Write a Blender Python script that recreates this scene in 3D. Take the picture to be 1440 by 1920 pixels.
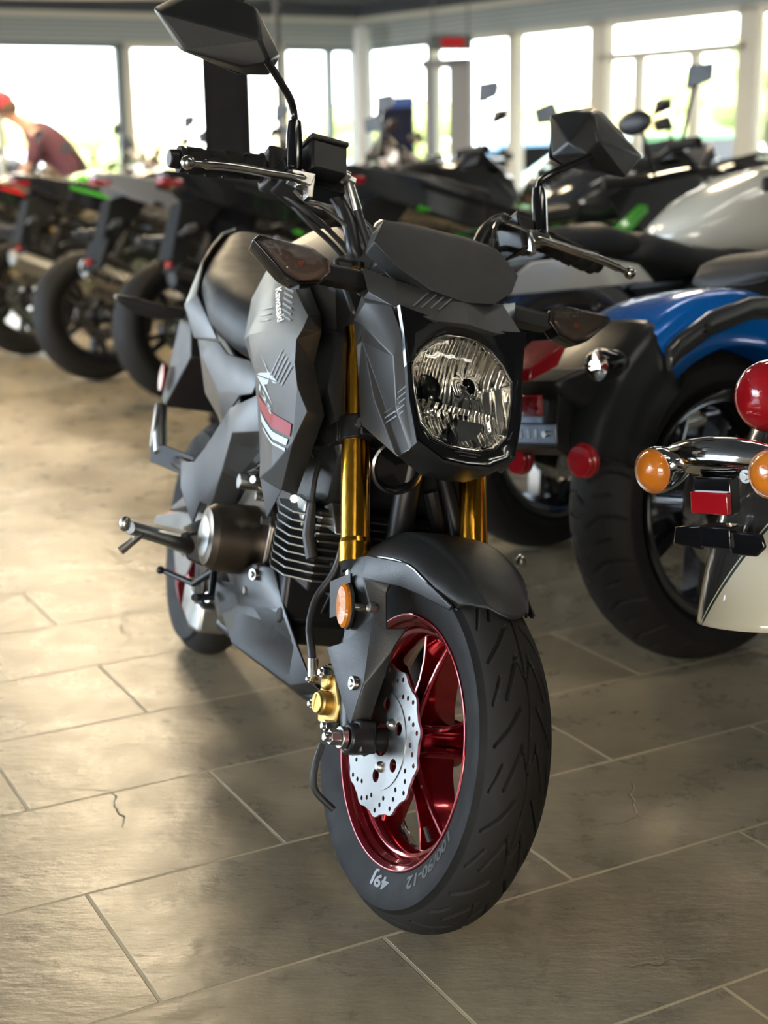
import bpy, bmesh, math, random
import numpy as np
from mathutils import Vector, Matrix
from mathutils.bvhtree import BVHTree
for o in list(bpy.data.objects): bpy.data.objects.remove(o)
SC = bpy.context.scene; COL = SC.collection
PI = math.pi; R = math.radians

# ---------------------------------------------------------------- camera
cam_d = bpy.data.cameras.new('camera'); cam = bpy.data.objects.new('camera', cam_d); COL.objects.link(cam)
cam_d.sensor_fit = 'HORIZONTAL'; cam_d.sensor_width = 36.0; cam_d.lens = 2655.0/1440*36
cam.location = (0, 0, .963)
cam.rotation_euler = (R(90-13.38), 0, 0)
cam.matrix_world = Matrix.Translation((0, 0, .963)) @ Matrix.Rotation(R(90-13.38), 4, 'X') @ Matrix.Rotation(R(-.95), 4, 'Z')
cam_d.dof.use_dof = True; cam_d.dof.focus_distance = 1.80; cam_d.dof.aperture_fstop = 5.4
cam_d.clip_start = .05; cam_d.clip_end = 500
SC.camera = cam
SC.view_settings.view_transform = 'Standard'; SC.view_settings.look = 'None'
SC.view_settings.gamma = 1; SC.view_settings.use_curve_mapping = False
SC.view_settings.exposure = 0.0

# ---------------------------------------------------------------- world: hazy daylight sky
w = bpy.data.worlds.new('sky'); SC.world = w; w.use_nodes = True
nt = w.node_tree; nt.nodes.clear()
out = nt.nodes.new('ShaderNodeOutputWorld'); bg = nt.nodes.new('ShaderNodeBackground')
sk = nt.nodes.new('ShaderNodeTexSky'); sk.sky_type = 'NISHITA'; sk.sun_elevation = R(42); sk.sun_rotation = R(200)
sk.sun_disc = False; sk.air_density = 1.0; sk.dust_density = 3.5; sk.ozone_density = 1.5
mx = nt.nodes.new('ShaderNodeMixRGB'); mx.inputs[0].default_value = .55; mx.inputs[2].default_value = (1.0, .96, .88, 1)
sc_ = nt.nodes.new('ShaderNodeMixRGB'); sc_.blend_type = 'MULTIPLY'; sc_.inputs[0].default_value = 1; sc_.inputs[2].default_value = (.16, .16, .16, 1)
nt.links.new(sk.outputs[0], sc_.inputs[1]); nt.links.new(sc_.outputs[0], mx.inputs[1])
nt.links.new(mx.outputs[0], bg.inputs[0]); bg.inputs[1].default_value = 13.0
nt.links.new(bg.outputs[0], out.inputs[0])

# ---------------------------------------------------------------- daylight through the glass walls, ceiling lamps' light
def area(name, loc, target, sx, sy, power, color):
    d = bpy.data.lights.new(name, 'AREA'); d.shape = 'RECTANGLE'; d.size = sx; d.size_y = sy; d.energy = power; d.color = color
    o = bpy.data.objects.new(name, d); COL.objects.link(o); o.location = loc
    v = Vector(target)-Vector(loc); o.rotation_euler = v.to_track_quat('-Z', 'Y').to_euler()
    return o
def portal(name, loc, target, sx, sy):
    o = area(name, loc, target, sx, sy, 1, (1, 1, 1)); o.data.cycles.is_portal = True; return o
area('daylight_left', (-9.6, 3.5, 1.9), (0, 3.5, .9), 12, 2.4, 700, (.32, .62, 1.0))
area('daylight_front', (-2.6, -7.9, 1.7), (-1, 3, .6), 5, 1.9, 60, (1, .88, .7))
portal('window_portal_left', (-4.6, 17.1, 1.6), (-3.3, 13.9, 1.6), 9.3, 2.1)
portal('window_portal_right', (3.9, 14.6, 1.6), (1.8, 12.6, 1.6), 11.6, 2.1)

# ---------------------------------------------------------------- materials
def nz(nt, scale, detail=3, rough=.5, coord='Object', sc3=None):
    tc = nt.nodes.new('ShaderNodeTexCoord'); n = nt.nodes.new('ShaderNodeTexNoise')
    n.inputs['Scale'].default_value = scale; n.inputs['Detail'].default_value = detail; n.inputs['Roughness'].default_value = rough
    if sc3:
        mp = nt.nodes.new('ShaderNodeMapping'); mp.inputs['Scale'].default_value = sc3
        nt.links.new(tc.outputs[coord], mp.inputs[0]); nt.links.new(mp.outputs[0], n.inputs[0])
    else: nt.links.new(tc.outputs[coord], n.inputs[0])
    return n
def mapr(nt, src, a, b, c, d):
    m = nt.nodes.new('ShaderNodeMapRange')
    for i, v in enumerate((a, b, c, d)): m.inputs[i+1].default_value = v
    nt.links.new(src, m.inputs[0]); return m.outputs[0]
def bump(nt, h, bs, strength, dist):
    b = nt.nodes.new('ShaderNodeBump'); b.inputs['Strength'].default_value = strength; b.inputs['Distance'].default_value = dist
    nt.links.new(h, b.inputs['Height']); nt.links.new(b.outputs[0], bs.inputs['Normal']); return b
MATS = {}
def mat(name, col, rough=.5, metal=0., coat=0., var=.06, nscale=30, bmp=0., bscale=400, trans=0., ior=1.45, emit=0, coatr=.05, spec=.5, alpha=1, aniso=0, sc3=None):
    m = bpy.data.materials.new(name); m.use_nodes = True; nt = m.node_tree; bs = nt.nodes['Principled BSDF']
    n = nz(nt, nscale, sc3=sc3)
    mixc = nt.nodes.new('ShaderNodeMixRGB'); mixc.inputs[1].default_value = (*[c*(1-var) for c in col], 1); mixc.inputs[2].default_value = (*[min(1, c*(1+var)) for c in col], 1)
    nt.links.new(n.outputs[0], mixc.inputs[0]); nt.links.new(mixc.outputs[0], bs.inputs['Base Color'])
    nt.links.new(mapr(nt, n.outputs[0], .3, .7, max(.01, rough-.05), min(1, rough+.05)), bs.inputs['Roughness'])
    bs.inputs['Metallic'].default_value = metal; bs.inputs['Coat Weight'].default_value = coat; bs.inputs['Coat Roughness'].default_value = coatr
    bs.inputs['IOR'].default_value = ior; bs.inputs['Transmission Weight'].default_value = trans
    bs.inputs['Specular IOR Level'].default_value = spec; bs.inputs['Alpha'].default_value = alpha
    if bmp: bump(nt, nz(nt, bscale, 2).outputs[0], bs, bmp, .001)
    if emit: bs.inputs['Emission Color'].default_value = (*col, 1); bs.inputs['Emission Strength'].default_value = emit
    MATS[name] = m; return m
mat('graphite_plastic', (.066, .067, .068), .38, .35, bmp=.15, bscale=900, nscale=8)
mat('grey_graphic', (.17, .18, .19), .42, .3)
mat('black_plastic', (.015, .0155, .016), .38, bmp=.25, bscale=900)
mat('satin_black', (.014, .015, .016), .33, bmp=.05, bscale=600)
mat('gloss_black', (.006, .006, .007), .12, coat=.6)
mat('black_metal', (.012, .012, .013), .38, .3)
mat('dark_void', (.006, .006, .007), .7)
mat('seat_vinyl', (.024, .025, .026), .5, bmp=.2, bscale=1500)
mat('rubber', (.011, .0108, .0105), .62, spec=.24, bmp=.3, bscale=700)
mat('tread_rubber', (.014, .0125, .0105), .68, spec=.3, bmp=.25, bscale=900, nscale=60, var=.15)
mat('hose_rubber', (.02, .02, .02), .45)
mat('gold_anodised', (.74, .36, .035), .2, 1., sc3=(40, 40, 1.2), nscale=6, var=.04)
mat('gold_caliper', (.52, .36, .12), .42, 1.)
mat('chrome', (.75, .75, .74), .08, 1.)
mat('steel', (.5, .49, .46), .28, 1.)
mat('bright_steel', (.36, .36, .35), .34, 1., nscale=120)
mat('lever_alloy', (.5, .48, .44), .2, 1.)
mat('alloy', (.42, .42, .4), .38, 1.)
mat('engine_bronze', (.16, .135, .11), .33, 1., nscale=5)
mat('engine_black', (.02, .02, .021), .4, .6)
mat('fin_alloy', (.22, .22, .21), .4, 1.)
mat('candy_red', (.24, .002, .008), .15, .8, coat=1., nscale=12)
mat('stripe_red', (.3, .012, .03), .35)
mat('stripe_pale', (.55, .62, .64), .4)
mat('letter_white', (.9, .87, .75), .4)
mat('faint_print', (.05, .048, .045), .45)
mat('sidewall_print', (.045, .045, .045), .35)
mat('amber_lens', (.85, .27, .02), .12, coat=1., trans=.35, bmp=.6, bscale=350)
mat('smoke_lens', (.5, .42, .38), .08, trans=.95, ior=1.3, bmp=.7, bscale=260)
mat('clear_lens', (.98, .98, .97), .02, trans=1., ior=1.35)
mat('red_lens', (.42, .008, .015), .1, coat=1., trans=.25, bmp=.5, bscale=120)
mat('bulb_amber', (.32, .05, .01), .4)
mat('signal_bowl', (.12, .085, .065), .22, 1., bmp=.8, bscale=300)
mat('orange_label', (.7, .12, .02), .5)
mat('bulb_dark', (.05, .055, .04), .15, .8, coat=1)
def reflector_mat():
    m = mat('fluted_reflector', (.78, .76, .7), .09, 1.); nt = m.node_tree; bs = nt.nodes['Principled BSDF']
    tc = nt.nodes.new('ShaderNodeTexCoord'); wv = nt.nodes.new('ShaderNodeTexWave'); wv.inputs['Scale'].default_value = 26; wv.inputs['Distortion'].default_value = 1.5
    wv.bands_direction = 'Y'; nt.links.new(tc.outputs['Object'], wv.inputs[0]); bump(nt, wv.outputs[1], bs, .8, .004); return m
reflector_mat()
def M_(n): return MATS[n]

# ---------------------------------------------------------------- mesh helpers
class G:
    def __init__(s): s.v = []; s.f = []; s.mi = []; s.m = 0
    def add(s, vs, fs):
        b = len(s.v); s.v += [tuple(p) for p in vs]; s.f += [tuple(b+i for i in f) for f in fs]; s.mi += [s.m]*len(fs); return s
    def box(s, c, d, rot=None):
        h = [x/2 for x in d]; vs = []
        for i in (-1, 1):
            for j in (-1, 1):
                for k in (-1, 1):
                    p = Vector((i*h[0], j*h[1], k*h[2]))
                    if rot: p = rot @ p
                    vs.append(p+Vector(c))
        return s.add(vs, [(0, 1, 3, 2), (4, 6, 7, 5), (0, 4, 5, 1), (2, 3, 7, 6), (0, 2, 6, 4), (1, 5, 7, 3)])
    def loft(s, rings, caps=True, closed=True, loop=False):
        n = len(rings[0]); vs = [p for r in rings for p in r]; fs = []
        K = len(rings)
        for i in range(K if loop else K-1):
            a, b = i*n, ((i+1) % K)*n
            for j in range(n if closed else n-1):
                k = (j+1) % n; fs.append((a+j, a+k, b+k, b+j))
        if caps and closed and not loop: fs += [tuple(range(n))[::-1], tuple((K-1)*n+j for j in range(n))]
        return s.add(vs, fs)
    def cyl(s, p0, p1, r0, r1=None, n=20, caps=True):
        return s.tube([p0, p1], [r0, r0 if r1 is None else r1], n, caps)
    def tube(s, pts, r, n=10, caps=True):
        pts = [Vector(p) for p in pts]; K = len(pts)
        rs = r if isinstance(r, (list, tuple)) else [r]*K; rings = []; up = None
        for i, p in enumerate(pts):
            t = (pts[min(i+1, K-1)]-pts[max(i-1, 0)]).normalized()
            if up is None: up = Vector((0, 0, 1)) if abs(t.z) < .9 else Vector((1, 0, 0))
            u = (up-t*up.dot(t)).normalized(); w_ = t.cross(u); up = u
            rings.append([p+(u*math.cos(2*PI*k/n)+w_*math.sin(2*PI*k/n))*rs[i] for k in range(n)])
        return s.loft(rings, caps)
    def lathe(s, prof, c=(0, 0, 0), axis='y', n=48, a0=0, a1=2*PI, closed=False):
        full = abs(a1-a0-2*PI) < 1e-6; N = n if full else n+1; rings = []
        for i in range(N):
            a = a0+(a1-a0)*i/n; ca, sa = math.cos(a), math.sin(a); ring = []
            for r, h in prof:
                if axis == 'y': p = (c[0]+r*ca, c[1]+h, c[2]+r*sa)
                elif axis == 'x': p = (c[0]+h, c[1]+r*ca, c[2]+r*sa)
                else: p = (c[0]+r*ca, c[1]+r*sa, c[2]+h)
                ring.append(p)
            rings.append(ring)
        return s.loft(rings, False, closed, full)
    def ell(s, c, r, n=16, m=10):
        if not isinstance(r, (list, tuple)): r = (r, r, r)
        rings = [[(c[0]+r[0]*math.sin(PI*i/m)*math.cos(2*PI*j/n), c[1]+r[1]*math.sin(PI*i/m)*math.sin(2*PI*j/n), c[2]+r[2]*math.cos(PI*i/m)) for j in range(n)] for i in range(1, m)]
        b = len(s.v); s.loft(rings, True); return s
    def hull(s, pts):
        bm = bmesh.new()
        for p in pts: bm.verts.new(p)
        r = bmesh.ops.convex_hull(bm, input=bm.verts)
        kill = list({g for g in r['geom_interior']+r['geom_unused'] if isinstance(g, bmesh.types.BMVert)})
        bmesh.ops.delete(bm, geom=kill, context='VERTS')
        bmesh.ops.dissolve_limit(bm, angle_limit=.03, verts=bm.verts, edges=bm.edges)
        bm.verts.index_update()
        s.add([v.co[:] for v in bm.verts], [[v.index for v in f.verts] for f in bm.faces]); bm.free(); return s
    def prism(s, poly, d):
        d = Vector(d); n = len(poly); a = [Vector(p) for p in poly]; vs = a+[p+d for p in a]
        return s.add(vs, [tuple(range(n))[::-1], tuple(range(n, 2*n))]+[(i, (i+1) % n, n+(i+1) % n, n+i) for i in range(n)])
    def mirror(s, ax=1):
        n = len(s.v); vs = []
        for p in s.v: q = list(p); q[ax] = -q[ax]; vs.append(tuple(q))
        s.f += [tuple(n+i for i in f)[::-1] for f in s.f]; s.mi += list(s.mi); s.v += vs; return s
def mk(name, g, m, parent=None, xf=None, ang=32, bevel=0, sub=0, solid=0, segs=2, label=None, off=-1, weld=False, tri=False):
    me = bpy.data.meshes.new(name)
    vs = [xf(p) for p in g.v] if xf else g.v
    me.from_pydata([tuple(v) for v in vs], [], g.f)
    ms = m if isinstance(m, (list, tuple)) else [m]
    for k in ms: me.materials.append(M_(k) if isinstance(k, str) else k)
    if len(ms) > 1: me.polygons.foreach_set('material_index', g.mi)
    bm = bmesh.new(); bm.from_mesh(me)
    if weld: bmesh.ops.remove_doubles(bm, verts=bm.verts, dist=1e-5)
    if tri: bmesh.ops.triangulate(bm, faces=bm.faces)
    bmesh.ops.recalc_face_normals(bm, faces=bm.faces); bm.to_mesh(me); bm.free()
    me.polygons.foreach_set('use_smooth', [True]*len(me.polygons))
    o = bpy.data.objects.new(name, me); COL.objects.link(o)
    if parent is not None: o.parent = parent
    if label: o['label'] = label
    if sub:
        k = o.modifiers.new('sub', 'SUBSURF'); k.levels = sub; k.render_levels = sub
    if solid:
        k = o.modifiers.new('sol', 'SOLIDIFY'); k.thickness = solid; k.offset = off
    if bevel:
        k = o.modifiers.new('bev', 'BEVEL'); k.width = bevel; k.segments = segs; k.limit_method = 'ANGLE'; k.angle_limit = R(22); k.harden_normals = False
    if not sub: me.set_sharp_from_angle(angle=R(ang))
    return o
def smooth(pts, k=6):
    pts = [Vector(p) for p in pts]; out = []
    for i in range(len(pts)-1):
        p0 = pts[max(i-1, 0)]; p1 = pts[i]; p2 = pts[i+1]; p3 = pts[min(i+2, len(pts)-1)]
        for j in range(k):
            t = j/k; out.append(.5*((2*p1)+(-p0+p2)*t+(2*p0-5*p1+4*p2-p3)*t*t+(-p0+3*p1-3*p2+p3)*t**3))
    out.append(pts[-1]); return out
def curve_mesh(c):
    o = bpy.data.objects.new('t', c); COL.objects.link(o); dg = bpy.context.evaluated_depsgraph_get(); dg.update()
    me = bpy.data.meshes.new_from_object(o.evaluated_get(dg)); bpy.data.objects.remove(o)
    vs = [v.co.copy() for v in me.vertices]; fs = [tuple(p.vertices) for p in me.polygons]; bpy.data.meshes.remove(me); return vs, fs
def plate(loops, th):
    c = bpy.data.curves.new('p', 'CURVE'); c.dimensions = '2D'; c.fill_mode = 'BOTH'; c.extrude = th/2
    for L in loops:
        sp = c.splines.new('POLY'); sp.points.add(len(L)-1); sp.use_cyclic_u = True
        for i, p in enumerate(L): sp.points[i].co = (p[0], p[1], 0, 1)
    return curve_mesh(c)
def text_mesh(txt, size=1, extrude=0, shear=0, bold=0, subdiv=0):
    c = bpy.data.curves.new('txt', 'FONT'); c.body = txt; c.size = size; c.extrude = extrude; c.shear = shear; c.offset = bold; c.resolution_u = 3
    return curve_mesh(c)
def circle(cx, cy, r, n=16): return [(cx+r*math.cos(2*PI*i/n), cy+r*math.sin(2*PI*i/n)) for i in range(n)]
def tag(o, label, cat, group=None, kind=None):
    if label: o['label'] = label
    if cat: o['category'] = cat
    if group: o['group'] = group
    if kind: o['kind'] = kind
    return o
def empty(name, mw): 
    o = bpy.data.objects.new(name, None); COL.objects.link(o); o.empty_display_size = .1; o.matrix_world = mw; return o
def struct(name, g, m, **k):
    o = mk(name, g, m, **k); o['kind'] = 'structure'; return o

# ---------------------------------------------------------------- the showroom
TH = R(28.2)
def floor_mat():
    m = bpy.data.materials.new('slate_tiles'); m.use_nodes = True; nt = m.node_tree; bs = nt.nodes['Principled BSDF']; L = nt.links
    tc = nt.nodes.new('ShaderNodeTexCoord'); mp = nt.nodes.new('ShaderNodeMapping'); mp.vector_type = 'POINT'
    mp.inputs['Rotation'].default_value = (0, 0, -TH)
    mp.inputs['Location'].default_value = (-.776+.604*40, -1.4698+.3059*40, 0)
    L.new(tc.outputs['Object'], mp.inputs[0])
    bt = nt.nodes.new('ShaderNodeTexBrick'); L.new(mp.outputs[0], bt.inputs[0])
    bt.offset = .5; bt.offset_frequency = 2; bt.squash = 1
    for k, v in (('Scale', 1), ('Mortar Size', .0031), ('Mortar Smooth', .25), ('Bias', 0), ('Brick Width', .604), ('Row Height', .3059)): bt.inputs[k].default_value = v
    bt.inputs['Color1'].default_value = (0, 0, 0, 1); bt.inputs['Color2'].default_value = (1, 1, 1, 1); bt.inputs['Mortar'].default_value = (.5, .5, .5, 1)
    n1 = nz(nt, 2.2, 6, .62); n2 = nz(nt, 9, 8, .7); n3 = nz(nt, 60, 5, .7)
    a = nt.nodes.new('ShaderNodeMixRGB'); a.inputs[1].default_value = (.245, .198, .128, 1); a.inputs[2].default_value = (.41, .335, .22, 1); L.new(mapr(nt, n1.outputs[0], .35, .65, 0, 1), a.inputs[0])
    b = nt.nodes.new('ShaderNodeMixRGB'); b.blend_type = 'MULTIPLY'; b.inputs[0].default_value = 1; L.new(a.outputs[0], b.inputs[1])
    r2 = nt.nodes.new('ShaderNodeMixRGB'); r2.inputs[1].default_value = (.74, .76, .78, 1); r2.inputs[2].default_value = (1.12, 1.1, 1.06, 1); L.new(mapr(nt, n2.outputs[0], .3, .7, 0, 1), r2.inputs[0]); L.new(r2.outputs[0], b.inputs[2])
    c = nt.nodes.new('ShaderNodeMixRGB'); c.blend_type = 'MULTIPLY'; c.inputs[0].default_value = 1; L.new(b.outputs[0], c.inputs[1])
    r3 = nt.nodes.new('ShaderNodeMixRGB'); r3.inputs[1].default_value = (.9, .9, .9, 1); r3.inputs[2].default_value = (1.1, 1.1, 1.1, 1); L.new(bt.outputs['Color'], r3.inputs[0]); L.new(r3.outputs[0], c.inputs[2])
    # dark pits
    pit = nz(nt, 150, 2, .5); pm = mapr(nt, pit.outputs[0], .2, .28, .85, 1)
    d = nt.nodes.new('ShaderNodeMixRGB'); d.blend_type = 'MULTIPLY'; d.inputs[0].default_value = 1; L.new(c.outputs[0], d.inputs[1]); L.new(pm, d.inputs[2])
    # hairline cracks: edges of a warped voronoi, only where a mask lets them show
    wn = nz(nt, 5, 4, .6); vm = nt.nodes.new('ShaderNodeMixRGB'); vm.blend_type = 'ADD'; vm.inputs[0].default_value = .12; L.new(tc.outputs['Object'], vm.inputs[1]); L.new(wn.outputs['Color'], vm.inputs[2])
    vo = nt.nodes.new('ShaderNodeTexVoronoi'); vo.feature = 'DISTANCE_TO_EDGE'; vo.inputs['Scale'].default_value = 2.6; L.new(vm.outputs[0], vo.inputs[0])
    ck = mapr(nt, vo.outputs[0], 0, .005, 1, 0); msk = mapr(nt, nz(nt, 2.7, 2).outputs[0], .56, .62, 0, 1)
    cm = nt.nodes.new('ShaderNodeMath'); cm.operation = 'MULTIPLY'; L.new(ck, cm.inputs[0]); L.new(msk, cm.inputs[1])
    e = nt.nodes.new('ShaderNodeMixRGB'); L.new(cm.outputs[0], e.inputs[0]); L.new(d.outputs[0], e.inputs[1]); e.inputs[2].default_value = (.09, .07, .05, 1)
    g = nt.nodes.new('ShaderNodeMixRGB'); L.new(bt.outputs['Fac'], g.inputs[0]); L.new(e.outputs[0], g.inputs[1]); g.inputs[2].default_value = (.56, .46, .28, 1)
    L.new(g.outputs[0], bs.inputs['Base Color'])
    rr = nt.nodes.new('ShaderNodeMath'); rr.operation = 'ADD'; L.new(mapr(nt, n2.outputs[0], .3, .7, .23, .37), rr.inputs[0]); rm = nt.nodes.new('ShaderNodeMath'); rm.operation = 'MULTIPLY'; L.new(bt.outputs['Fac'], rm.inputs[0]); rm.inputs[1].default_value = .35; L.new(rm.outputs[0], rr.inputs[1])
    L.new(rr.outputs[0], bs.inputs['Roughness'])
    bs.inputs['Specular IOR Level'].default_value = .6
    # slate relief: stretched noise + grooves
    rip = nz(nt, 16, 6, .62, sc3=(1, 2.6, 1)); rip2 = nz(nt, 5, 3, .5)
    h = nt.nodes.new('ShaderNodeMath'); h.operation = 'MULTIPLY_ADD'; L.new(rip.outputs[0], h.inputs[0]); h.inputs[1].default_value = .34; L.new(rip2.outputs[0], h.inputs[2])
    h2 = nt.nodes.new('ShaderNodeMath'); h2.operation = 'MULTIPLY_ADD'; L.new(bt.outputs['Fac'], h2.inputs[0]); h2.inputs[1].default_value = -.45; L.new(h.outputs[0], h2.inputs[2])
    h3 = nt.nodes.new('ShaderNodeMath'); h3.operation = 'MULTIPLY_ADD'; L.new(n3.outputs[0], h3.inputs[0]); h3.inputs[1].default_value = .05; L.new(h2.outputs[0], h3.inputs[2])
    h4 = nt.nodes.new('ShaderNodeMath'); h4.operation = 'MULTIPLY_ADD'; L.new(cm.outputs[0], h4.inputs[0]); h4.inputs[1].default_value = -.15; L.new(h3.outputs[0], h4.inputs[2])
    bump(nt, h4.outputs[0], bs, .7, .006)
    return m
FL = floor_mat()
struct('floor', G().box((0, 7, -.05), (30, 34, .1)), FL)
mat('ceiling_dark', (.1, .11, .125), .8); mat('soffit_cream', (.8, .76, .64), .7); mat('wall_paint', (.42, .41, .37), .75)
mat('frame_cream', (.75, .7, .58), .55); mat('valance', (.5, .53, .49), .75); mat('frame_grey', (.2, .24, .26), .5)
mat('dark_frame', (.02, .022, .025), .5); mat('column_black', (.008, .007, .009), .5, spec=.15)
mat('glass', (.9, .95, .95), .02, trans=1., ior=1.02, spec=.1)
mat('white_paint', (.75, .75, .73), .5); mat('navy', (.008, .011, .03), .6, spec=.2); mat('blue_band', (.03, .08, .3), .4); mat('sign_red', (.75, .02, .03), .4); mat('stone', (.34, .33, .33), .8)
mat('sign_grey', (.16, .17, .17), .5)
# ceiling, walls and glazing
struct('ceiling', G().box((-.5, 5.5, 3.1), (19, 28, .1)), 'ceiling_dark')
g = G()
for i in range(9): g.box((-.5, -4+i*2.9, 2.98), (18.6, .14, .14))
struct('trim_1', g, 'ceiling_dark')
PL = [(-9, -8), (-9, 15.55), (-.2, 18.95), (8, 10.45), (8, -8)]
def wseg(A, B, z0, z1, m, th=.14, name=None):
    A = Vector((*A, 0)); B = Vector((*B, 0)); d = (B-A); n = Vector((-d.y, d.x, 0)).normalized()*th
    return G().prism([A+Vector((0, 0, z0)), B+Vector((0, 0, z0)), B+Vector((0, 0, z1)), A+Vector((0, 0, z1))], n)
def merge(gs):
    r = G()
    for q in gs: r.add(q.v, q.f)
    return r
struct('wall_right', wseg(PL[3], PL[4], 0, 3.05, None), 'wall_paint')
struct('wall_left', merge([wseg((-9, -8), (-9, -3), 0, 3.05, 0), wseg((-9, -3), (-9, 9.8), 0, .5, 0), wseg((-9, -3), (-9, 9.8), 2.6, 3.05, 0), wseg((-9, 9.8), (-9, 15.55), 0, 3.05, 0)]), 'wall_paint')
struct('wall_front', merge([wseg((8, -8), (0, -8), 0, 3.05, 0), wseg((0, -8), (-5.4, -8), 0, .5, 0), wseg((0, -8), (-5.4, -8), 2.7, 3.05, 0), wseg((-5.4, -8), (-9, -8), 0, 3.05, 0)]), 'wall_paint')
def along(A, B, t): return (A[0]+(B[0]-A[0])*t, A[1]+(B[1]-A[1])*t)
def cross_px(A, B, px):   # point of the wall line seen along one bearing
    k = (px-720)/2583.; # x = k*y
    t = (k*A[1]-A[0])/((B[0]-A[0])-k*(B[1]-A[1])); return along(A, B, t)
wn = 1
def glazing(A, B, ps, sill_name, header_name, base=0):
    global wn
    struct(sill_name, wseg(A, B, 0, .45, 0), 'wall_paint')
    struct(header_name, merge([wseg(A, B, 2.84, 2.91, 0, .3)]), 'soffit_cream')
    o = struct('trim_%d' % (5+base), wseg(A, B, 2.56, 2.84, 0, .08), 'valance')
    g = G()
    L = (Vector((*B, 0))-Vector((*A, 0))).normalized(); n = Vector((-L.y, L.x, 0))
    for k in range(5): 
        z = 2.6+k*.055; g.prism([Vector((*A, z))-n*.01, Vector((*B, z))-n*.01, Vector((*B, z+.012))-n*.01, Vector((*A, z+.012))-n*.01], n*.03)
    mk('blind_slat_lines', g, 'frame_grey', parent=o)
    struct('trim_%d' % (6+base), wseg(A, B, 2.91, 3.05, 0, .1), 'ceiling_dark')
    for i in range(len(ps)-1):
        a = Vector((*ps[i][0], 0)); b = Vector((*ps[i+1][0], 0)); wa = ps[i][1]; wb = ps[i+1][1]
        f = G(); up = Vector((0, 0, 1))
        def post(p, w_, d=.16, z0=.45, z1=2.56, s=0): f.prism([p-L*w_/2+n*s+up*z0, p+L*w_/2+n*s+up*z0, p+L*w_/2+n*s+up*z1, p-L*w_/2+n*s+up*z1], n*d)
        post(a+L*wa/4, wa/2); post(b-L*wb/4, wb/2)
        f.prism([a+up*.45, b+up*.45, b+up*.52, a+up*.52], n*.16); f.prism([a+up*2.5, b+up*2.5, b+up*2.56, a+up*2.56], n*.16)
        for q in ps[i+1][3] if len(ps[i+1]) > 3 else []:
            p = a+(b-a)*q; post(p, .08, .12, .5, 2.16)
        if len(ps[i+1]) > 3: f.prism([a+up*2.13, b+up*2.13, b+up*2.21, a+up*2.21], n*.1)
        o = struct('window_%d' % wn, f, ps[i][2]); wn += 1
        mk('pane', G().prism([a+n*.07+up*.5, b+n*.07+up*.5, b+n*.07+up*2.52, a+n*.07+up*2.52], n*.008), 'glass', parent=o)
A, B = PL[1], PL[2]
ps = [(A, .1, 'frame_cream')]+[(cross_px(A, B, px), w_, m) for px, w_, m in ((-520, .12, 'frame_cream'), (-240, .12, 'frame_cream'), (58, .07, 'frame_grey'), (280, .2, 'frame_cream'), (455, .12, 'frame_cream'), (560, .07, 'frame_grey'), (640, .08, 'frame_grey'))]+[(B, .2, 'frame_grey')]
glazing(A, B, ps, 'wall_back', 'trim_2')
A, B = PL[2], PL[3]
ps = [(A, .1, 'frame_grey')]+[(cross_px(A, B, px), w_, m) for px, w_, m in ((812, .1, 'frame_cream'), (955, .12, 'frame_cream'), (1105, .22, 'frame_cream'))]
ps += [(cross_px(A, B, 1365), .22, 'frame_cream', (.28, .66)), (cross_px(A, B, 1410), .1, 'frame_cream'), (cross_px(A, B, 1700), .12, 'frame_cream'), (cross_px(A, B, 2000), .12, 'frame_cream'), (B, .1, 'frame_cream')]
glazing(A, B, ps, 'wall_back_right', 'trim_3', 10)
# curved soffit that drops from the ceiling
g = G(); g2 = G(); r0 = 5.4; cx, cy = -1.9, 9.3
g.lathe([(r0, 2.78), (r0+.18, 2.78), (r0+.18, 3.05), (r0, 3.05)], (cx, cy, 0), 'z', 60, R(10), R(170), closed=True)
g2.lathe([(r0-.12, 2.70), (r0+.2, 2.70), (r0+.2, 2.78), (r0-.12, 2.78)], (cx, cy, 0), 'z', 60, R(10), R(170), closed=True)
s_ = struct('trim_4', g, 'frame_grey'); mk('lip', g2, 'soffit_cream', parent=s_)
# ceiling lamps: long tubes in reflectors
mat('lamp_tube', (1, .95, .85), .5, emit=20); mat('lamp_house', (.6, .6, .58), .5)
li = 0
mat('panel_glow', (1, .8, .52), .5, emit=41)
for (x, y) in ((1.2, 1.6), (2.1, 1.6), (1.3, 4.6), (2.6, 4.6), (-4.6, 3.2), (-.5, -1.2), (-6.2, 11.5), (1.6, 12.6), (-1.0, 15.2), (3.4, 10.6)):
    o = empty('ceiling_lamp', Matrix.Translation((x, y, 2.9)) @ Matrix.Rotation(R(32), 4, 'Z'))
    mk('housing', G().hull([(a, b, c) for a in (-.8, .8) for b, c in ((-.07, .04), (.07, .04), (-.04, .14), (.04, .14))]).box((0, 0, .17), (.06, .06, .1)), 'lamp_house', o, bevel=.004)
    for s in (-1, 1): mk('tube', G().cyl((-.74, s*.035, .025), (.74, s*.035, .025), .016, n=12), 'lamp_tube', o)
    tag(o, 'long twin-tube lamp on the ceiling above the motorcycles', 'lamp', 'ceiling tube lamps')
for (x, y) in ((-1.15, 6.3), (1.55, 8.1), (-1.75, 8.5), (-2.5, 9.8), (-1.9, 11.1), (-3.2, 11.3), (-2.9, 12.8), (-4.4, 12.4)):  # warm panels added so their reflections lay bright pools on the floor
    o = empty('added_sheen_lamp', Matrix.Translation((x, y, 2.93)))
    mk('housing', G().box((0, 0, .06), (.74, .74, .11)), 'lamp_house', o, bevel=.01); mk('diffuser', G().box((0, 0, -.002), (.66, .66, .012)), 'panel_glow', o)
    tag(o, 'square warm panel lamp added on the ceiling for sheen on the floor', 'lamp', 'panel lamps added for floor sheen')
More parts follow.
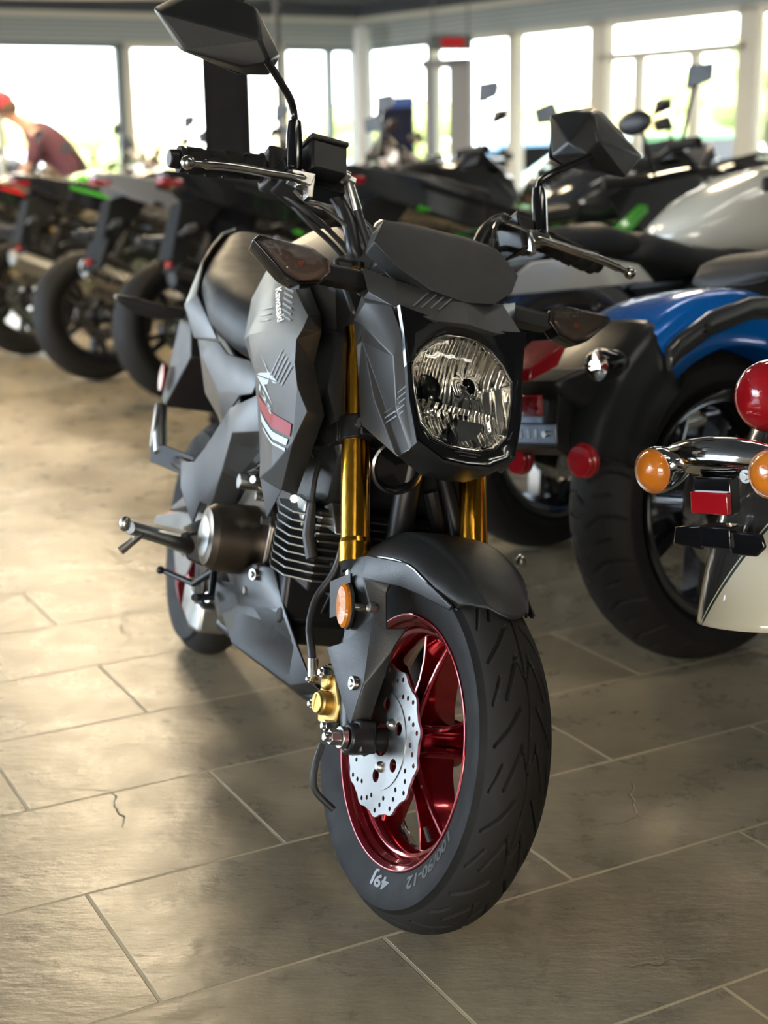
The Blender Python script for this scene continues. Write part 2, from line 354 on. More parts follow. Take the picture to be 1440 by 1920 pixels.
# steel column, slim pole, white post
g = G().box((0, 0, 1.53), (.178, .178, 3.06)); o = mk('steel_column', g, 'column_black', bevel=.006); o.location = (-.585, 5.75, 0); o.rotation_euler.z = R(4)
mk('weld_seam', G().box((.055, -.091, 1.53), (.012, .01, 3.0)).box((-.086, -.091, 1.53), (.01, .008, 3.0)), 'column_black', parent=o)
mk('base_plate', G().box((0, 0, .012), (.24, .24, .024)), 'column_black', parent=o)
tag(o, 'thick square black steel column behind the near motorcycle', 'column')
o = mk('support_pole', G().cyl((0, 0, 0), (0, 0, 3.06), .027, n=20).cyl((0, 0, 0), (0, 0, .02), .09, n=20), 'dark_frame'); o.location = (-.79, 11.9, 0); tag(o, 'slim dark round pole right of the thick black column', 'pole')
o = mk('round_post', G().cyl((0, 0, 0), (0, 0, 2.72), .105, n=28).ell((0, 0, 2.72), (.105, .105, .06)), 'white_paint'); o.location = (-.17, 18.3, 0); tag(o, 'round white post in the corner between the window walls', 'post')
# kiosk, sign and door portal
o = empty('display_kiosk', Matrix.Translation((.17, 13.6, 0)) @ Matrix.Rotation(R(-3), 4, 'Z'))
mk('cabinet', G().box((0, 0, .78), (.34, .3, 1.56)), 'navy', o, bevel=.01); mk('header_panel', G().box((0, 0, 1.61), (.345, .31, .10)), 'blue_band', o, bevel=.008); mk('plinth', G().box((0, 0, .03), (.42, .38, .06)), 'navy', o, bevel=.008)
tag(o, 'tall dark navy kiosk with a blue header by the far windows', 'kiosk')
o = empty('hanging_sign', Matrix.Translation((.83, 16.6, 2.39)) @ Matrix.Rotation(R(10), 4, 'Z'))
mk('board', G().box((0, 0, 0), (.5, .06, .17)), 'sign_grey', o, bevel=.006); mk('red_panel', G().box((.02, -.035, 0), (.26, .01, .1)), 'sign_red', o); mk('hanger', G().cyl((-.2, 0, .08), (-.2, 0, .67), .01), 'sign_grey', o); mk('hanger', G().cyl((.2, 0, .08), (.2, 0, .67), .01), 'sign_grey', o)
tag(o, 'grey hanging sign with a red panel above the far doorway', 'sign')
o = empty('doorway_portal', Matrix.Translation((.8, 16.9, 0)) @ Matrix.Rotation(R(-20), 4, 'Z'))
for nme, x, wd in (('jamb', -.2, .08), ('jamb', .17, .24)): mk(nme, G().box((x, 0, 1.12), (wd, .2, 2.24)), 'stone', o, bevel=.01)
mk('lintel', G().box((0, 0, 2.19), (.56, .2, .1)), 'stone', o, bevel=.01)
tag(o, 'pale stone doorway frame under the red and grey sign', 'doorway')
# outside the glass: paving, lawn, trees and parked cars
mat('paving', (.45, .44, .42), .8); mat('lawn', (.12, .24, .03), .9, var=.3, nscale=3); mat('leaves', (.42, .5, .2), .8, var=.35, nscale=8); mat('leaves_autumn', (.6, .5, .26), .8, var=.35, nscale=8); mat('bark', (.12, .08, .05), .9)
struct('ground_outside', G().box((0, 60, -.06), (160, 72, .1)), 'paving')
o = struct('trim_30', G().box((0, 34, .01), (120, 6, .06)), 'lawn'); o.name = 'lawn_strip'
rnd = random.Random(4)
for i, (px, Y, h_, mt, lab) in enumerate(((-20, 30, 2.6, 'leaves', 'leftmost green-yellow tree outside the far windows'), (75, 38, 2.4, 'leaves_autumn', 'yellow tree outside, right of the leftmost one'), (215, 39, 2.3, 'leaves', 'bright green tree outside, left of the cream window post'), (330, 44, 2.2, 'leaves_autumn', 'yellowish tree outside, right of the cream window post'), (605, 38, 2.6, 'leaves_autumn', 'golden tree outside, right of the slim pole'), (680, 36, 2.5, 'leaves', 'small tree outside behind the round white post'), (790, 34, 2.3, 'leaves', 'green tree outside, right of the kiosk'), (1020, 30, 2.2, 'leaves', 'green tree outside the right-hand windows'), (1180, 29, 2.1, 'leaves_autumn', 'yellow tree outside the right-hand windows'), (1300, 27, 2.7, 'leaves', 'green tree outside the window left of the cream column'), (1425, 22, 3.0, 'leaves', 'tree outside at the right edge'))):
    x = (px-720)/2583*Y; o = empty('tree', Matrix.Translation((x, Y, 0)))
    mk('trunk', G().tube([(0, 0, 0), (.04, 0, h_*.4), (0, .05, h_*.7)], [.12, .09, .05]), 'bark', o)
    g = G()
    for k in range(16):
        a = rnd.uniform(0, 2*PI); rr = rnd.uniform(0, .75); z = rnd.uniform(-.5, .6); s = rnd.uniform(.32, .55)
        g.ell((rr*math.cos(a), rr*math.sin(a), h_*.72+z), (s, s, s*.85), 9, 6)
    mk('crown', g, mt, o); tag(o, lab, 'tree', 'trees outside')
def car(px, Y, rz, col, lab):
    x = (px-720)/2583*Y; o = empty('car', Matrix.Translation((x, Y, 0)) @ Matrix.Rotation(rz, 4, 'Z')); mn = 'paint_'+lab.split()[0]
    mat(mn, col, .3, .2, coat=1.)
    pr = [(-2.2, .35), (-2.25, .75), (-1.6, .95), (-.9, 1.4), (.7, 1.45), (1.5, .95), (2.2, .8), (2.25, .35)]
    mk('body', G().loft([[(p[0], y*(.86 if p[1] > 1.2 else 1), p[1]) for p in pr] for y in (-.85, .85)]), mn, o, bevel=.05)
    mk('side_window', G().loft([[(-1.35, y, 1.0), (-.85, y*.93, 1.32), (.65, y*.93, 1.36), (1.25, y, 1.0)] for y in (-.875, .875)]), 'gloss_black', o)
    for sx in (-1.4, 1.4):
        for sy in (-.8, .8): mk('wheel', G().cyl((sx, sy-.1, .32), (sx, sy+.1, .32), .32, n=20), 'rubber', o)
    tag(o, lab, 'car', 'cars parked outside')
car(560, 26, .05, (.6, .62, .65), 'silver car parked outside behind the slim pole')
car(40, 25, -.1, (.7, .7, .7), 'white car parked outside behind the left windows')
car(1215, 19.5, .5, (.08, .45, .12), 'green car parked outside the right-hand windows')
car(1000, 22, .3, (.15, .35, .6), 'blue car parked outside the right-hand windows')
# ================================================================ the small naked motorcycle in front
CAS = R(26); AX = Vector((-math.sin(CAS), 0, math.cos(CAS))); NV = Vector((math.cos(CAS), 0, math.sin(CAS)))
PA = Vector((-math.cos(CAS)*.045, 0, -math.sin(CAS)*.045)); ST = Matrix.Rotation(.1065, 3, AX)
def A(p):   # steered parts: forward of the fork line, left, up the fork line
    P = NV*p[0]+Vector((0, p[1], 0))+AX*p[2]
    P = PA+ST @ (P-PA); return Vector((P.x, P.y, P.z+.2425))
def B(p): return Vector((p[0], p[1], p[2]+.2425))
LEAN = .1962; PSI = -1.2268
ROT = Matrix.Rotation(PSI, 4, 'Z') @ Matrix.Rotation(-LEAN, 4, 'X')
zc = .1925*math.cos(LEAN)+.05
T0 = Vector((.046, 1.737, zc))
Z = empty('motorcycle', Matrix.Translation(T0-(ROT.to_3x3() @ Vector((0, 0, .2425)))) @ ROT)
tag(Z, 'small matt grey and black naked motorcycle with gold forks and red wheels, nearest the camera', 'motorcycle')
def part(name, g, m, xf=B, parent=None, **k): return mk(name, g, m, Z if parent is None else parent, xf, **k)
def mir(pts): return [(p[0], -p[1], p[2]) for p in pts]

def tyre_profile():
    Rc = .056; top = []
    for i in range(0, 56):
        w = i*.00112; al = w/.0575; top.append((.2425-Rc*(1-math.cos(al))*.84, Rc*.89*math.sin(al), w))
    side = [(.2125, .0512), (.206, .0515), (.2, .0508), (.193, .0493), (.186, .0473), (.178, .0448), (.17, .042), (.1645, .0398), (.163, .0392), (.1618, .0386), (.161, .038), (.1605, .0375)]
    return top, side
def seg_d(w, t, a, b):
    ax_, at = a; bx, bt = b; dx, dt = bx-ax_, bt-at; l2 = dx*dx+dt*dt
    u = np.clip(((w-ax_)*dx+(t-at)*dt)/l2, 0, 1); return np.hypot(w-(ax_+u*dx), t-(at+u*dt)), u
def make_tyre(name, cx, xf, N=1512, carve=True):
    top, side = tyre_profile()
    prof = [(-w, -y, r, 1) for r, y, w in top[::-1]]+[(w, y, r, 1) for r, y, w in top[1:]]
    prof = [(-.06-i*.004-.004, -y, r, 0) for i, (r, y) in enumerate(side)][::-1]+prof+[(.06+i*.004+.004, y, r, 0) for i, (r, y) in enumerate(side)]
    W = np.array([p[0] for p in prof]); Y = np.array([p[1] for p in prof]); RR = np.array([p[2] for p in prof]); TT = np.array([p[3] for p in prof])
    th = np.arange(N)*2*PI/N; circ = 2*PI*.2425; Pp = circ/14
    w2, t2 = np.meshgrid(W, th*.2425); depth = np.zeros_like(w2)
    if carve:
        aw = np.abs(w2); tt = np.mod(t2, Pp)
        segs = [((.010, -.030), (.021, -.002), .0022), ((.021, -.002), (.031, .024), .0022), ((.013, .036), (.029, .060), .0021), ((.029, .060), (.049, .082), .0022),
                ((.037, -.004), (.051, .03), .0018), ((.0005, .006), (.0105, -.026), .0011)]
        for a, b, hw in segs:
            for k in (-1, 0, 1):
                d, u = seg_d(aw, tt+k*Pp, a, b); depth = np.maximum(depth, np.clip((hw+.0006-d)/.0012, 0, 1))
        wig = .0012*np.sin(2*PI*t2/Pp); d = np.abs(w2-wig); depth = np.maximum(depth, np.clip((.0014+.0006-d)/.0012, 0, 1)*.8)
        depth *= TT[None, :]*np.clip((.0605-np.abs(w2))/.004, 0, 1)
    r = RR[None, :]-depth*.006
    s_ = r*np.sin(th)[:, None]; a_ = r*np.cos(th)[:, None]; y_ = np.broadcast_to(Y[None, :], r.shape)
    g = G(); n = len(prof); g.v = [(s_[i, j]+cx, y_[i, j], a_[i, j]) for i in range(N) for j in range(n)]
    for i in range(N):
        k = (i+1) % N
        for j in range(n-1): g.f.append((i*n+j, i*n+j+1, k*n+j+1, k*n+j)); g.mi.append(1 if (TT[j] and TT[j+1]) else 0)
    return part(name, g, ['rubber', 'tread_rubber'], xf, ang=50)
def wheel_parts(cx, xf, parent_names=('front_tyre', 'front_rim'), rot=0, N=1512):
    ty = make_tyre(parent_names[0], cx, xf, N, N > 500)
    g = G()
    ho = [(.1665, .0455), (.1668, .0438), (.163, .0412), (.1602, .0385), (.1545, .0315), (.149, .0245), (.143, .013), (.1405, 0)]
    hi = [(.134, 0), (.1365, .012), (.1425, .0225), (.1475, .0245), (.1505, .0315), (.1555, .036), (.1575, .041), (.1605, .0435), (.164, .0462)]
    pr = [(r, -y) for r, y in ho]+[(r, y) for r, y in ho[::-1][1:]]+[(r, y) for r, y in hi[::-1]]+[(r, -y) for r, y in hi[1:]]
    pr = [(r, y*.93) for r, y in pr]
    g.lathe(pr, (cx, 0, 0), 'y', 120, closed=True)
    # five wide spokes, each a hollow channel that fans out towards the rim
    for k in range(5):
        a0 = rot+k*2*PI/5
        def P(r, w_, y): # polar strip; angle from forward, turning down
            return (cx+r*math.cos(a0)+w_*math.sin(a0), y, -r*math.sin(a0)+w_*math.cos(a0))
        for sgn in (-1, 1):
            rings = []
            for r, wo, wi, y0, y1 in ((.026, .019, .006, -.030, .028), (.05, .0165, .008, -.026, .024), (.08, .017, .0105, -.020, .022), (.105, .022, .0155, -.016, .021), (.1365, .034, .027, -.013, .019)):
                rings.append([P(r, sgn*wo, y0+.004), P(r, sgn*(wo-.002), y0), P(r, sgn*wi, y0), P(r, sgn*wi, y1), P(r, sgn*wo, y1)])
            g.loft(rings)
        rings = [[P(r, -wi, .004), P(r, wi, .004), P(r, wi, .012), P(r, -wi, .012)] for r, wi in ((.026, .008), (.09, .013), (.1365, .029))]
        g.loft(rings)
    g.lathe([(.02, -.045), (.031, -.045), (.034, -.034), (.034, .034), (.031, .045), (.02, .045)], (cx, 0, 0), 'y', 40, closed=True)
    rim = part(parent_names[1], g, 'candy_red', xf, ang=40, bevel=.0012)
    hub = part('axle_spacer', G().lathe([(0, -.088), (.013, -.088), (.015, -.07), (.019, -.046), (0, -.046)], (cx, 0, 0), 'y', 24), 'black_metal', xf, rim)
    return ty, rim
ty, rim = wheel_parts(0, A, ('front_tyre', 'front_rim'), R(4))
valve = part('valve_stem', G().tube([(.03, -.012, -.128), (.027, -.018, -.11)], [.004, .003]), 'hose_rubber', A, rim)
# sidewall lettering
def side_text(txt, th0, r0, h, parent, y=-.0497, xf=A, cx=0, m='sidewall_print', arc=None, bold=.0):
    vs, fs = text_mesh(txt, 1.0, 0, bold=bold)
    W = max(v.x for v in vs); g = G(); H_ = h/.72
    for v in vs:
        t = th0+(v.x*H_/r0 if arc is None else v.x/W*arc); r = r0+v.y*H_
        yy = -np.interp(r, [.1605, .163, .17, .178, .186, .193, .2, .206], [.0385, .0395, .042, .0448, .0473, .0493, .0508, .0515])-.0006
        g.v.append((cx+r*math.sin(t), yy, r*math.cos(t)))
    g.f = fs; g.mi = [0]*len(fs); return part('sidewall_lettering', g, m, xf, parent)
side_text('100/90-12', R(131), .1745, .0155, ty, arc=R(40), bold=.03); side_text('49J', R(186), .1745, .0155, ty, arc=R(14), bold=.03)
# brake disc: steel petal ring on a round carrier
N = 288; outer = [((.0958+.0032*max(-.4, math.cos(14*a)))*math.cos(a), (.0958+.0032*max(-.4, math.cos(14*a)))*math.sin(a)) for a in [2*PI*i/N for i in range(N)]]
holes = []
for k in range(14):
    a = 2*PI*k/14
    for r, da in ((.0905, 0), (.0825, .14), (.0745, .27)): holes.append(circle(r*math.cos(a+da), r*math.sin(a+da), .0032, 12))
vs, fs = plate([outer, circle(0, 0, .0635, 60)]+holes, .0035); g = G().add([(v.x, v.z-.064, v.y) for v in vs], fs)
disc = part('brake_disc', g, 'bright_steel', A)
vs, fs = plate([circle(0, 0, .0638, 72), circle(0, 0, .021, 30)]+[circle(.047*math.cos(a), .047*math.sin(a), .0088, 22) for a in [2*PI*i/6+.2 for i in range(6)]], .003)
part('disc_carrier', G().add([(v.x, v.z-.0655, v.y) for v in vs], fs), 'bright_steel', A, disc)
for i in range(3):
    a = .5+i*2*PI/3; part('disc_bolt', G().lathe([(0, -.074), (.004, -.074), (.0065, -.071), (.0075, -.067), (0, -.067)], (.0345*math.cos(a), 0, .0345*math.sin(a)), 'y', 18), 'steel', A, disc)
# forks
for sgn in (-1, 1):
    y = .094*sgn; s0 = -.025
    fk = part('fork_tube', G().cyl((s0, y, .236), (s0, y, .262), .0222, .0222, 40).cyl((s0, y, .262), (s0, y, .269), .0222, .0198, 40, False).cyl((s0, y, .269), (s0, y, .44), .0198, n=40).cyl((s0, y, .44), (s0, y, .66), .0168, n=40), 'gold_anodised', A)
    part('dust_seal', G().cyl((s0, y, .225), (s0, y, .2365), .0175, .0212, 32), 'rubber', A, fk)
    part('inner_fork_tube', G().cyl((s0, y, .03), (s0, y, .23), .0135, n=32), 'chrome', A)
    part('fork_bottom', G().cyl((s0, y, -.01), (s0, y, .115), .0185, .0165, 32).cyl((0, y+.024*sgn, 0), (0, y-.008*sgn, 0), .019, .0215, 28).hull([(x, y+dy, z) for x, z in ((.016, -.02), (.018, .02), (-.03, .032), (-.044, .012), (-.038, -.018)) for dy in (-.012, .012)]), 'satin_black', A, bevel=.003)
    cl = part('fork_clamp', G().cyl((s0, y, .405), (s0, y, .44), .0235, n=32).box((s0-.028, y+sgn*.008, .4225), (.03, .03, .03)).hull([(s0-.03+dx, y+sgn*dy, z) for dx, dy, z in ((0, .012, .412), (0, .012, .432), (-.06, .028, .416), (-.06, .028, .428), (-.05, 0, .412), (-.05, 0, .432))]), 'black_metal', A, bevel=.0025)
    part('clamp_bolt', G().cyl((s0+.022, y+sgn*.006, .425), (s0+.028, y+sgn*.006, .425), .007, n=20), 'steel', A, cl)
    part('fork_cap', G().cyl((s0, y, .655), (s0, y, .668), .0172, .015, 24), 'black_metal', A)
part('steering_yoke', G().hull([(s, y, a) for s, y in ((-.05, -.085), (.0, -.1), (.0, .1), (-.05, .085), (-.08, .03), (-.08, -.03)) for a in (.408, .434)]).hull([(s, y, a) for s, y in ((-.045, -.11), (.0, -.112), (.0, .112), (-.045, .11), (-.075, .03), (-.075, -.03)) for a in (.622, .645)]).cyl((-.06, 0, .4), (-.06, 0, .65), .025), 'black_metal', A, bevel=.004)
part('axle_bolt', G().cyl((0, -.12, 0), (0, -.128, 0), .0145, n=28).cyl((0, -.128, 0), (0, -.142, 0), .0105, .0105, 6).cyl((0, -.142, 0), (0, -.150, 0), .0065, .006, 16).cyl((0, .11, 0), (0, .128, 0), .012, n=6).cyl((0, -.12, 0), (0, .12, 0), .006), 'steel', A, bevel=.001)
# caliper (gold), hung behind the fork foot
cal = part('brake_caliper', G().cyl((-.068, -.125, .052), (-.068, -.085, .052), .0165, n=32).cyl((-.066, -.118, .082), (-.066, -.085, .078), .0125, n=24)
    .hull([(s, y, a) for s, a in ((-.098, .062), (-.098, .03), (-.05, .015), (-.035, .045), (-.045, .088), (-.085, .085)) for y in (-.112, -.074)])
    .cyl((-.098, -.098, .098), (-.05, -.098, .104), .0085, n=20).hull([(s, y, a) for s, a in ((-.085, .03), (-.055, -.004), (-.04, .0), (-.05, .03)) for y in (-.11, -.09)]), 'gold_caliper', A, bevel=.003)
part('piston_cap', G().cyl((-.068, -.1285, .052), (-.068, -.124, .052), .0142, n=32), 'gold_caliper', A, cal, bevel=.001)
part('cap_rib', G().tube([(-.0765, -.1288, .044), (-.073, -.1288, .054), (-.0665, -.1288, .062)], .0011, 6), 'gold_caliper', A, cal)
for p0, p1, r in (((-.058, -.112, .09), (-.058, -.126, .091), .008), ((-.092, -.116, .085), (-.092, -.128, .086), .006), ((-.106, -.105, .055), (-.106, -.118, .055), .007), ((-.05, -.105, .02), (-.05, -.125, .02), .008), ((-.07, -.1, .1), (-.071, -.112, .1), .006)):
    part('caliper_bolt', G().cyl(p0, p1, r, n=6).cyl(p1, (p1[0], p1[1]-.004, p1[2]), r*.6, n=12), 'steel', A, cal, bevel=.0008)
part('brake_hose', G().tube(smooth([(-.03, -.085, .33), (-.065, -.088, .28), (-.085, -.094, .236), (-.104, -.112, .2), (-.1, -.124, .16), (-.086, -.128, .13), (-.082, -.127, .105)]), .0056, 12), 'hose_rubber', A)
part('hose_fitting', G().cyl((-.082, -.127, .112), (-.083, -.126, .088), .0075, n=12), 'steel', A)
part('lower_hose', G().tube(smooth([(-.085, -.11, .0), (-.09, -.118, -.03), (-.095, -.115, -.06), (-.09, -.09, -.085)]), .0045, 10), 'hose_rubber', A)

# front mudguard: crowned top piece
g = G(); rows = []
keys = [(-40, .08, .262, .250), (-24, .088, .270, .246), (-10, .093, .2765, .242), (4, .091, .277, .239), (16, .087, .272, .2375), (27, .082, .266, .236), (37, .077, .260, .231), (46, .067, .254, .2265), (53, .059, .2495, .2245), (59, .050, .246, .2235)]
cols = [-1, -.985, -.9, -.7, -.62, -.56, -.3, 0, .3, .56, .62, .7, .9, .985, 1]
for i, (td, w_, rc, re) in enumerate(keys):
    row = []
    for c in cols:
        a = abs(c); f = max(0, (td-27)/32.)
        t = R(td-f*10*a**1.5)
        if a > .95: r = re-(.004 if a == 1 else -.002)
        elif a > .8: r = re+(rc-re)*.42
        elif a > .65: r = re+(rc-re)*.76
        elif a > .6: r = re+(rc-re)*.84
        elif a > .5: r = rc+.0012
        else: r = rc+(.0035 if a < .1 else .002)
        row.append((r*math.sin(t), c*w_, r*math.cos(t)))
    rows.append(row)
g.loft(rows, False, False)
part('front_mudguard', g, 'graphite_plastic' if 0 else 'black_plastic', A, sub=2, solid=.0035)
part('mudguard_edge', G().tube(smooth([(r[-1][0], r[-1][1], r[-1][2]) for r in rows[2:]], 4), .0018, 6).tube(smooth([r[0] for r in rows[2:]], 4), .0018, 6), 'gloss_black', A)
# side arms of the mudguard that cover the fork feet
for sgn in (-1, 1):
    T = dict(T1=(-.018, .1, .24), T2=(.018, .094, .237), T3=(.1, .081, .213), T4=(.135, .070, .181), T5=(.17, .058, .148), U5=(.164, .058, .143), U4=(.115, .069, .169), U3=(.074, .077, .187), U2=(.053, .08, .193), U1=(.04, .08, .186),
             V1=(.044, .082, .137), V2=(.047, .073, .113), W1=(0, .087, .014), W2=(-.009, .107, .016), X1=(-.047, .121, .123), X2=(-.011, .116, .124), X3=(-.009, .111, .162), Y1=(.03, .094, .153), Y2=(.022, .103, .205), X4=(-.012, .106, .2), W3=(.018, .1, .07), V3=(.03, .072, .1), V0=(.058, .06, .137))
    F = [('T1', 'T2', 'Y2', 'X4'), ('T2', 'T3', 'U3', 'U2', 'Y2'), ('T3', 'T4', 'U4', 'U3'), ('T4', 'T5', 'U5', 'U4'), ('Y2', 'U2', 'U1', 'Y1'), ('X4', 'Y2', 'Y1', 'X3'), ('Y1', 'U1', 'V1'), ('X3', 'Y1', 'W3', 'X2'), ('Y1', 'V1', 'V2', 'W3'), ('X2', 'W3', 'W2'), ('X1', 'X2', 'W2'), ('W3', 'W1', 'W2'), ('W3', 'V2', 'W1'), ('V1', 'V0', 'V2'), ('X1', 'X2', 'X3')][:-1]
    ks = list(T); g = G().add([(T[k][0], sgn*T[k][1], T[k][2]) for k in ks], [tuple(ks.index(q) for q in f) for f in F])
    sd = part('mudguard_side', g, 'black_plastic', A, solid=.004, bevel=.0022, ang=18, segs=3)
    part('side_screw', G().cyl((.004, sgn*.106, .07), (.004, sgn*.1135, .07), .0095, n=24).cyl((.004, sgn*.113, .07), (.004, sgn*.1155, .07), .006, .0045, 16), 'steel', A, sd, bevel=.0008)
    rf = part('side_reflector', G().lathe([(0, -.004), (.019, -.003), (.0222, .0), (.0222, .004), (0, .004)], (0, 0, 0), 'y', 40), 'amber_lens', lambda p, s=sgn: A((.004+p[0]*.72, s*(.125-p[1] if 0 else .127-p[1]*-1 if 0 else .126+(-p[1])), .17+p[2]*1.32)))
    part('reflector_back', G().cyl((0, 0, 0), (0, .005, 0), 1, 1, 40), 'black_plastic', lambda p, s=sgn: A((.004+p[0]*.0175, s*(.122-p[1]), .17+p[2]*.031)), rf, bevel=.0008)
    part('reflector_bolt', G().cyl((.012, sgn*.1, .168), (.012, sgn*.118, .168), .006, n=16).cyl((.034, sgn*.094, .165), (.034, sgn*.104, .165), .0068, .0068, 8), 'steel', A, rf)
    part('reflector_bracket', G().box((-.03, sgn*.112, .19), (.06, .003, .05)), 'black_metal', A, rf)

# headlight
half = [(0, .533), (.024, .531), (.046, .521), (.065, .503), (.0795, .481), (.0775, .455), (.0735, .428), (.067, .4), (.05, .382), (.024, .3735), (0, .372)]
LO = half+[(-y, a) for y, a in half[-2:0:-1]]
def dens(L, n=4): 
    o = []
    for i in range(len(L)):
        p, q = L[i], L[(i+1) % len(L)]
        for k in range(n): o.append((p[0]+(q[0]-p[0])*k/n, p[1]+(q[1]-p[1])*k/n))
    return o
LD = dens(LO); cyh = .458
hl = part('headlight', G().loft([[(.099-.062*(1-k*k), y*k, cyh+(a-cyh)*k) for y, a in LD] for k in (1, .93, .84, .72, .58, .42, .25, .1)], False), 'fluted_reflector', A)
part('lens', G().loft([[(.1005+.012*(1-k*k), y*k, cyh+(a-cyh)*k) for y, a in LD] for k in (1, .9, .72, .5, .28, .02)], False), 'clear_lens', A, hl, solid=.0015)
part('bulb_shield', G().lathe([(0, .066), (.006, .066), (.0085, .062), (.0095, .05), (.0155, .052), (.0185, .058), (.0185, .04), (0, .038)], (0, -.026, .47), 'x', 32), 'bulb_dark', A, hl)
part('position_lamp', G().lathe([(.0115, .066), (.0095, .066), (.0085, .045), (0, .043), (0, .04), (.0115, .04)], (0, -.001, .402), 'x', 28), 'gloss_black', A, hl)
part('reflector_shelf', G().hull([(.05, -.06, .448), (.05, .066, .44), (.082, -.05, .443), (.082, .058, .436), (.045, 0, .45)]).box((.065, .032, .41), (.01, .04, .034)), 'chrome', A, hl)
oh = [(0, .549), (.024, .5485), (.05, .5485), (.078, .552), (.1, .556), (.094, .52), (.0905, .478), (.084, .42), (.0735, .376), (.036, .355), (0, .3525)]
OO = dens(oh+[(-y, a) for y, a in oh[-2:0:-1]])
g = G().loft([[(.1015, y, a) for y, a in LD], [(.103, y*1.02, cyh+(a-cyh)*1.02) for y, a in LD], [(.109, (y+y2)/2, (a+a2)/2) for (y, a), (y2, a2) in zip(LD, OO)], [(.111, y, a) for y, a in OO], [(.105, y*1.008, cyh+(a-cyh)*1.008) for y, a in OO]], False)
part('headlight_surround', g, 'gloss_black', A, ang=30)
part('lens_edge', G().tube([(.1035, y, a) for y, a in LD+LD[:1]], .0011, 6, False), 'chrome', A, hl)
# small print under the lens
for a, n_ in ((.3665, 9), (.362, 6)):
    part('lens_print', G().loft([[(.1106, -.02*n_/9+.002, a), (.1106, -.02*n_/9+.002, a+.0016)], [(.1106, .02*n_/9+.002, a), (.1106, .02*n_/9+.002, a+.0016)]], False, False), 'faint_print', A, hl)
# cowl: faceted wings beside the headlight
for sgn in (-1, 1):
    V = dict(P1=(.03, .113, .598), P1b=(.05, .118, .578), P2=(.02, .121, .563), P2b=(.012, .113, .53), P3=(.0, .102, .481), P4=(.0, .1, .438), P4b=(.005, .099, .42), P5=(.07, .081, .3605), g0=(.022, .1085, .535), g1L=(.046, .102, .443), g2L=(.066, .083, .369), g1R=(.05, .0935, .449), g2R=(.07, .0745, .3645), Q0=(.095, .103, .56), Q1=(.105, .094, .52), Q2=(.105, .0905, .486), Q3=(.105, .084, .42), Q4=(.105, .0735, .372),
             r2=(.094, .1, .49), f2=(.085, .102, .515), f1=(.045, .117, .545), h1=(.088, .092, .42), r4=(.095, .0765, .365))
    F = [('P1', 'P1b', 'f1', 'P2'), ('P1', 'Q0', 'f2', 'P1b'), ('P1b', 'f2', 'f1'), ('P2', 'f1', 'P2b'), ('f1', 'f2', 'r2'), ('P2b', 'f1', 'g0'), ('f1', 'r2', 'g1R', 'g0'), ('P2b', 'g0', 'g1L', 'P3'), ('g0', 'g1R', 'g1L'), ('g1L', 'g1R', 'g2R', 'g2L'), ('P3', 'g1L', 'P4'), ('P4', 'g1L', 'g2L', 'P4b'), ('P4b', 'g2L', 'P5'), ('g1R', 'r2', 'h1'), ('g1R', 'h1', 'r4', 'g2R'), ('g2L', 'g2R', 'r4', 'P5'), ('Q0', 'Q1', 'r2', 'f2'), ('Q1', 'Q2', 'r2'), ('r2', 'Q2', 'Q3', 'h1'), ('h1', 'Q3', 'Q4', 'r4'), ('r4', 'Q4', 'P5')]
    ks = list(V); g = G().add([(V[k][0], sgn*V[k][1], V[k][2]) for k in ks], [tuple(ks.index(q) for q in f) for f in F])
    wg = part('cowl_wing', g, 'graphite_plastic', A, tri=True, solid=.003, bevel=.0012, ang=12, off=0)
    wg['_s'] = sgn; 
    if sgn < 0: WING = wg
part('cowl_chin', G().loft([[(.1, y, a), (.112, y*.99, a-.0005), (.112, y*1.0, a-.0045), (.09, y*1.0, a-.009), (.05, y*.9, a-.006)] for y, a in [(-.0905, .478), (-.087, .43), (-.076, .374), (-.037, .353), (0, .3505), (.037, .353), (.076, .374), (.087, .43), (.0905, .478)]], False, True), 'black_plastic', A, ang=25)
# cowl brow
ub = [(.05, -.124, .628), (.075, -.085, .608), (.095, -.045, .592), (.11, 0, .584), (.095, .045, .592), (.075, .085, .608), (.05, .124, .628)]
lb = [(.055, -.118, .592), (.1, -.1, .556), (.117, -.045, .5415), (.121, 0, .544), (.117, .045, .5415), (.1, .1, .556), (.055, .118, .592)]
tb = [(-.01, -.12, .625), (.0, -.085, .625), (.01, -.045, .625), (.02, 0, .622), (.01, .045, .625), (.0, .085, .625), (-.01, .12, .625)]
bb = [(s-.03, y*.98, a-.004) for s, y, a in lb]
brow = part('cowl_brow', G().loft([tb, ub, lb, bb], False, False), 'graphite_plastic', A, solid=.003, bevel=.001, ang=12)
# meter visor
vis = [(.112, 0, .579), (.108, .05, .588), (.09, .092, .621), (.07, .117, .66), (.052, .093, .704), (.042, .052, .716), (.04, 0, .713)]
vp = vis+[(s, -y, a) for s, y, a in vis[1:-1]]
vp2 = [(s-.03-.03*(a-.57)/.15, y*.9, a+.004) for s, y, a in vp]
part('meter_visor', G().hull(vp+vp2+[(.1, .034, .62), (.1, -.034, .62), (.052, .036, .705), (.052, -.036, .705)]), 'graphite_plastic' if 0 else 'seat_vinyl', A, bevel=.005, segs=4, ang=24)
part('meter_housing', G().hull([(s-.03, y*.8, a-.01) for s, y, a in vp]+[(-.04, y*.7, a) for s, y, a in vp]), 'black_plastic', A, bevel=.006)
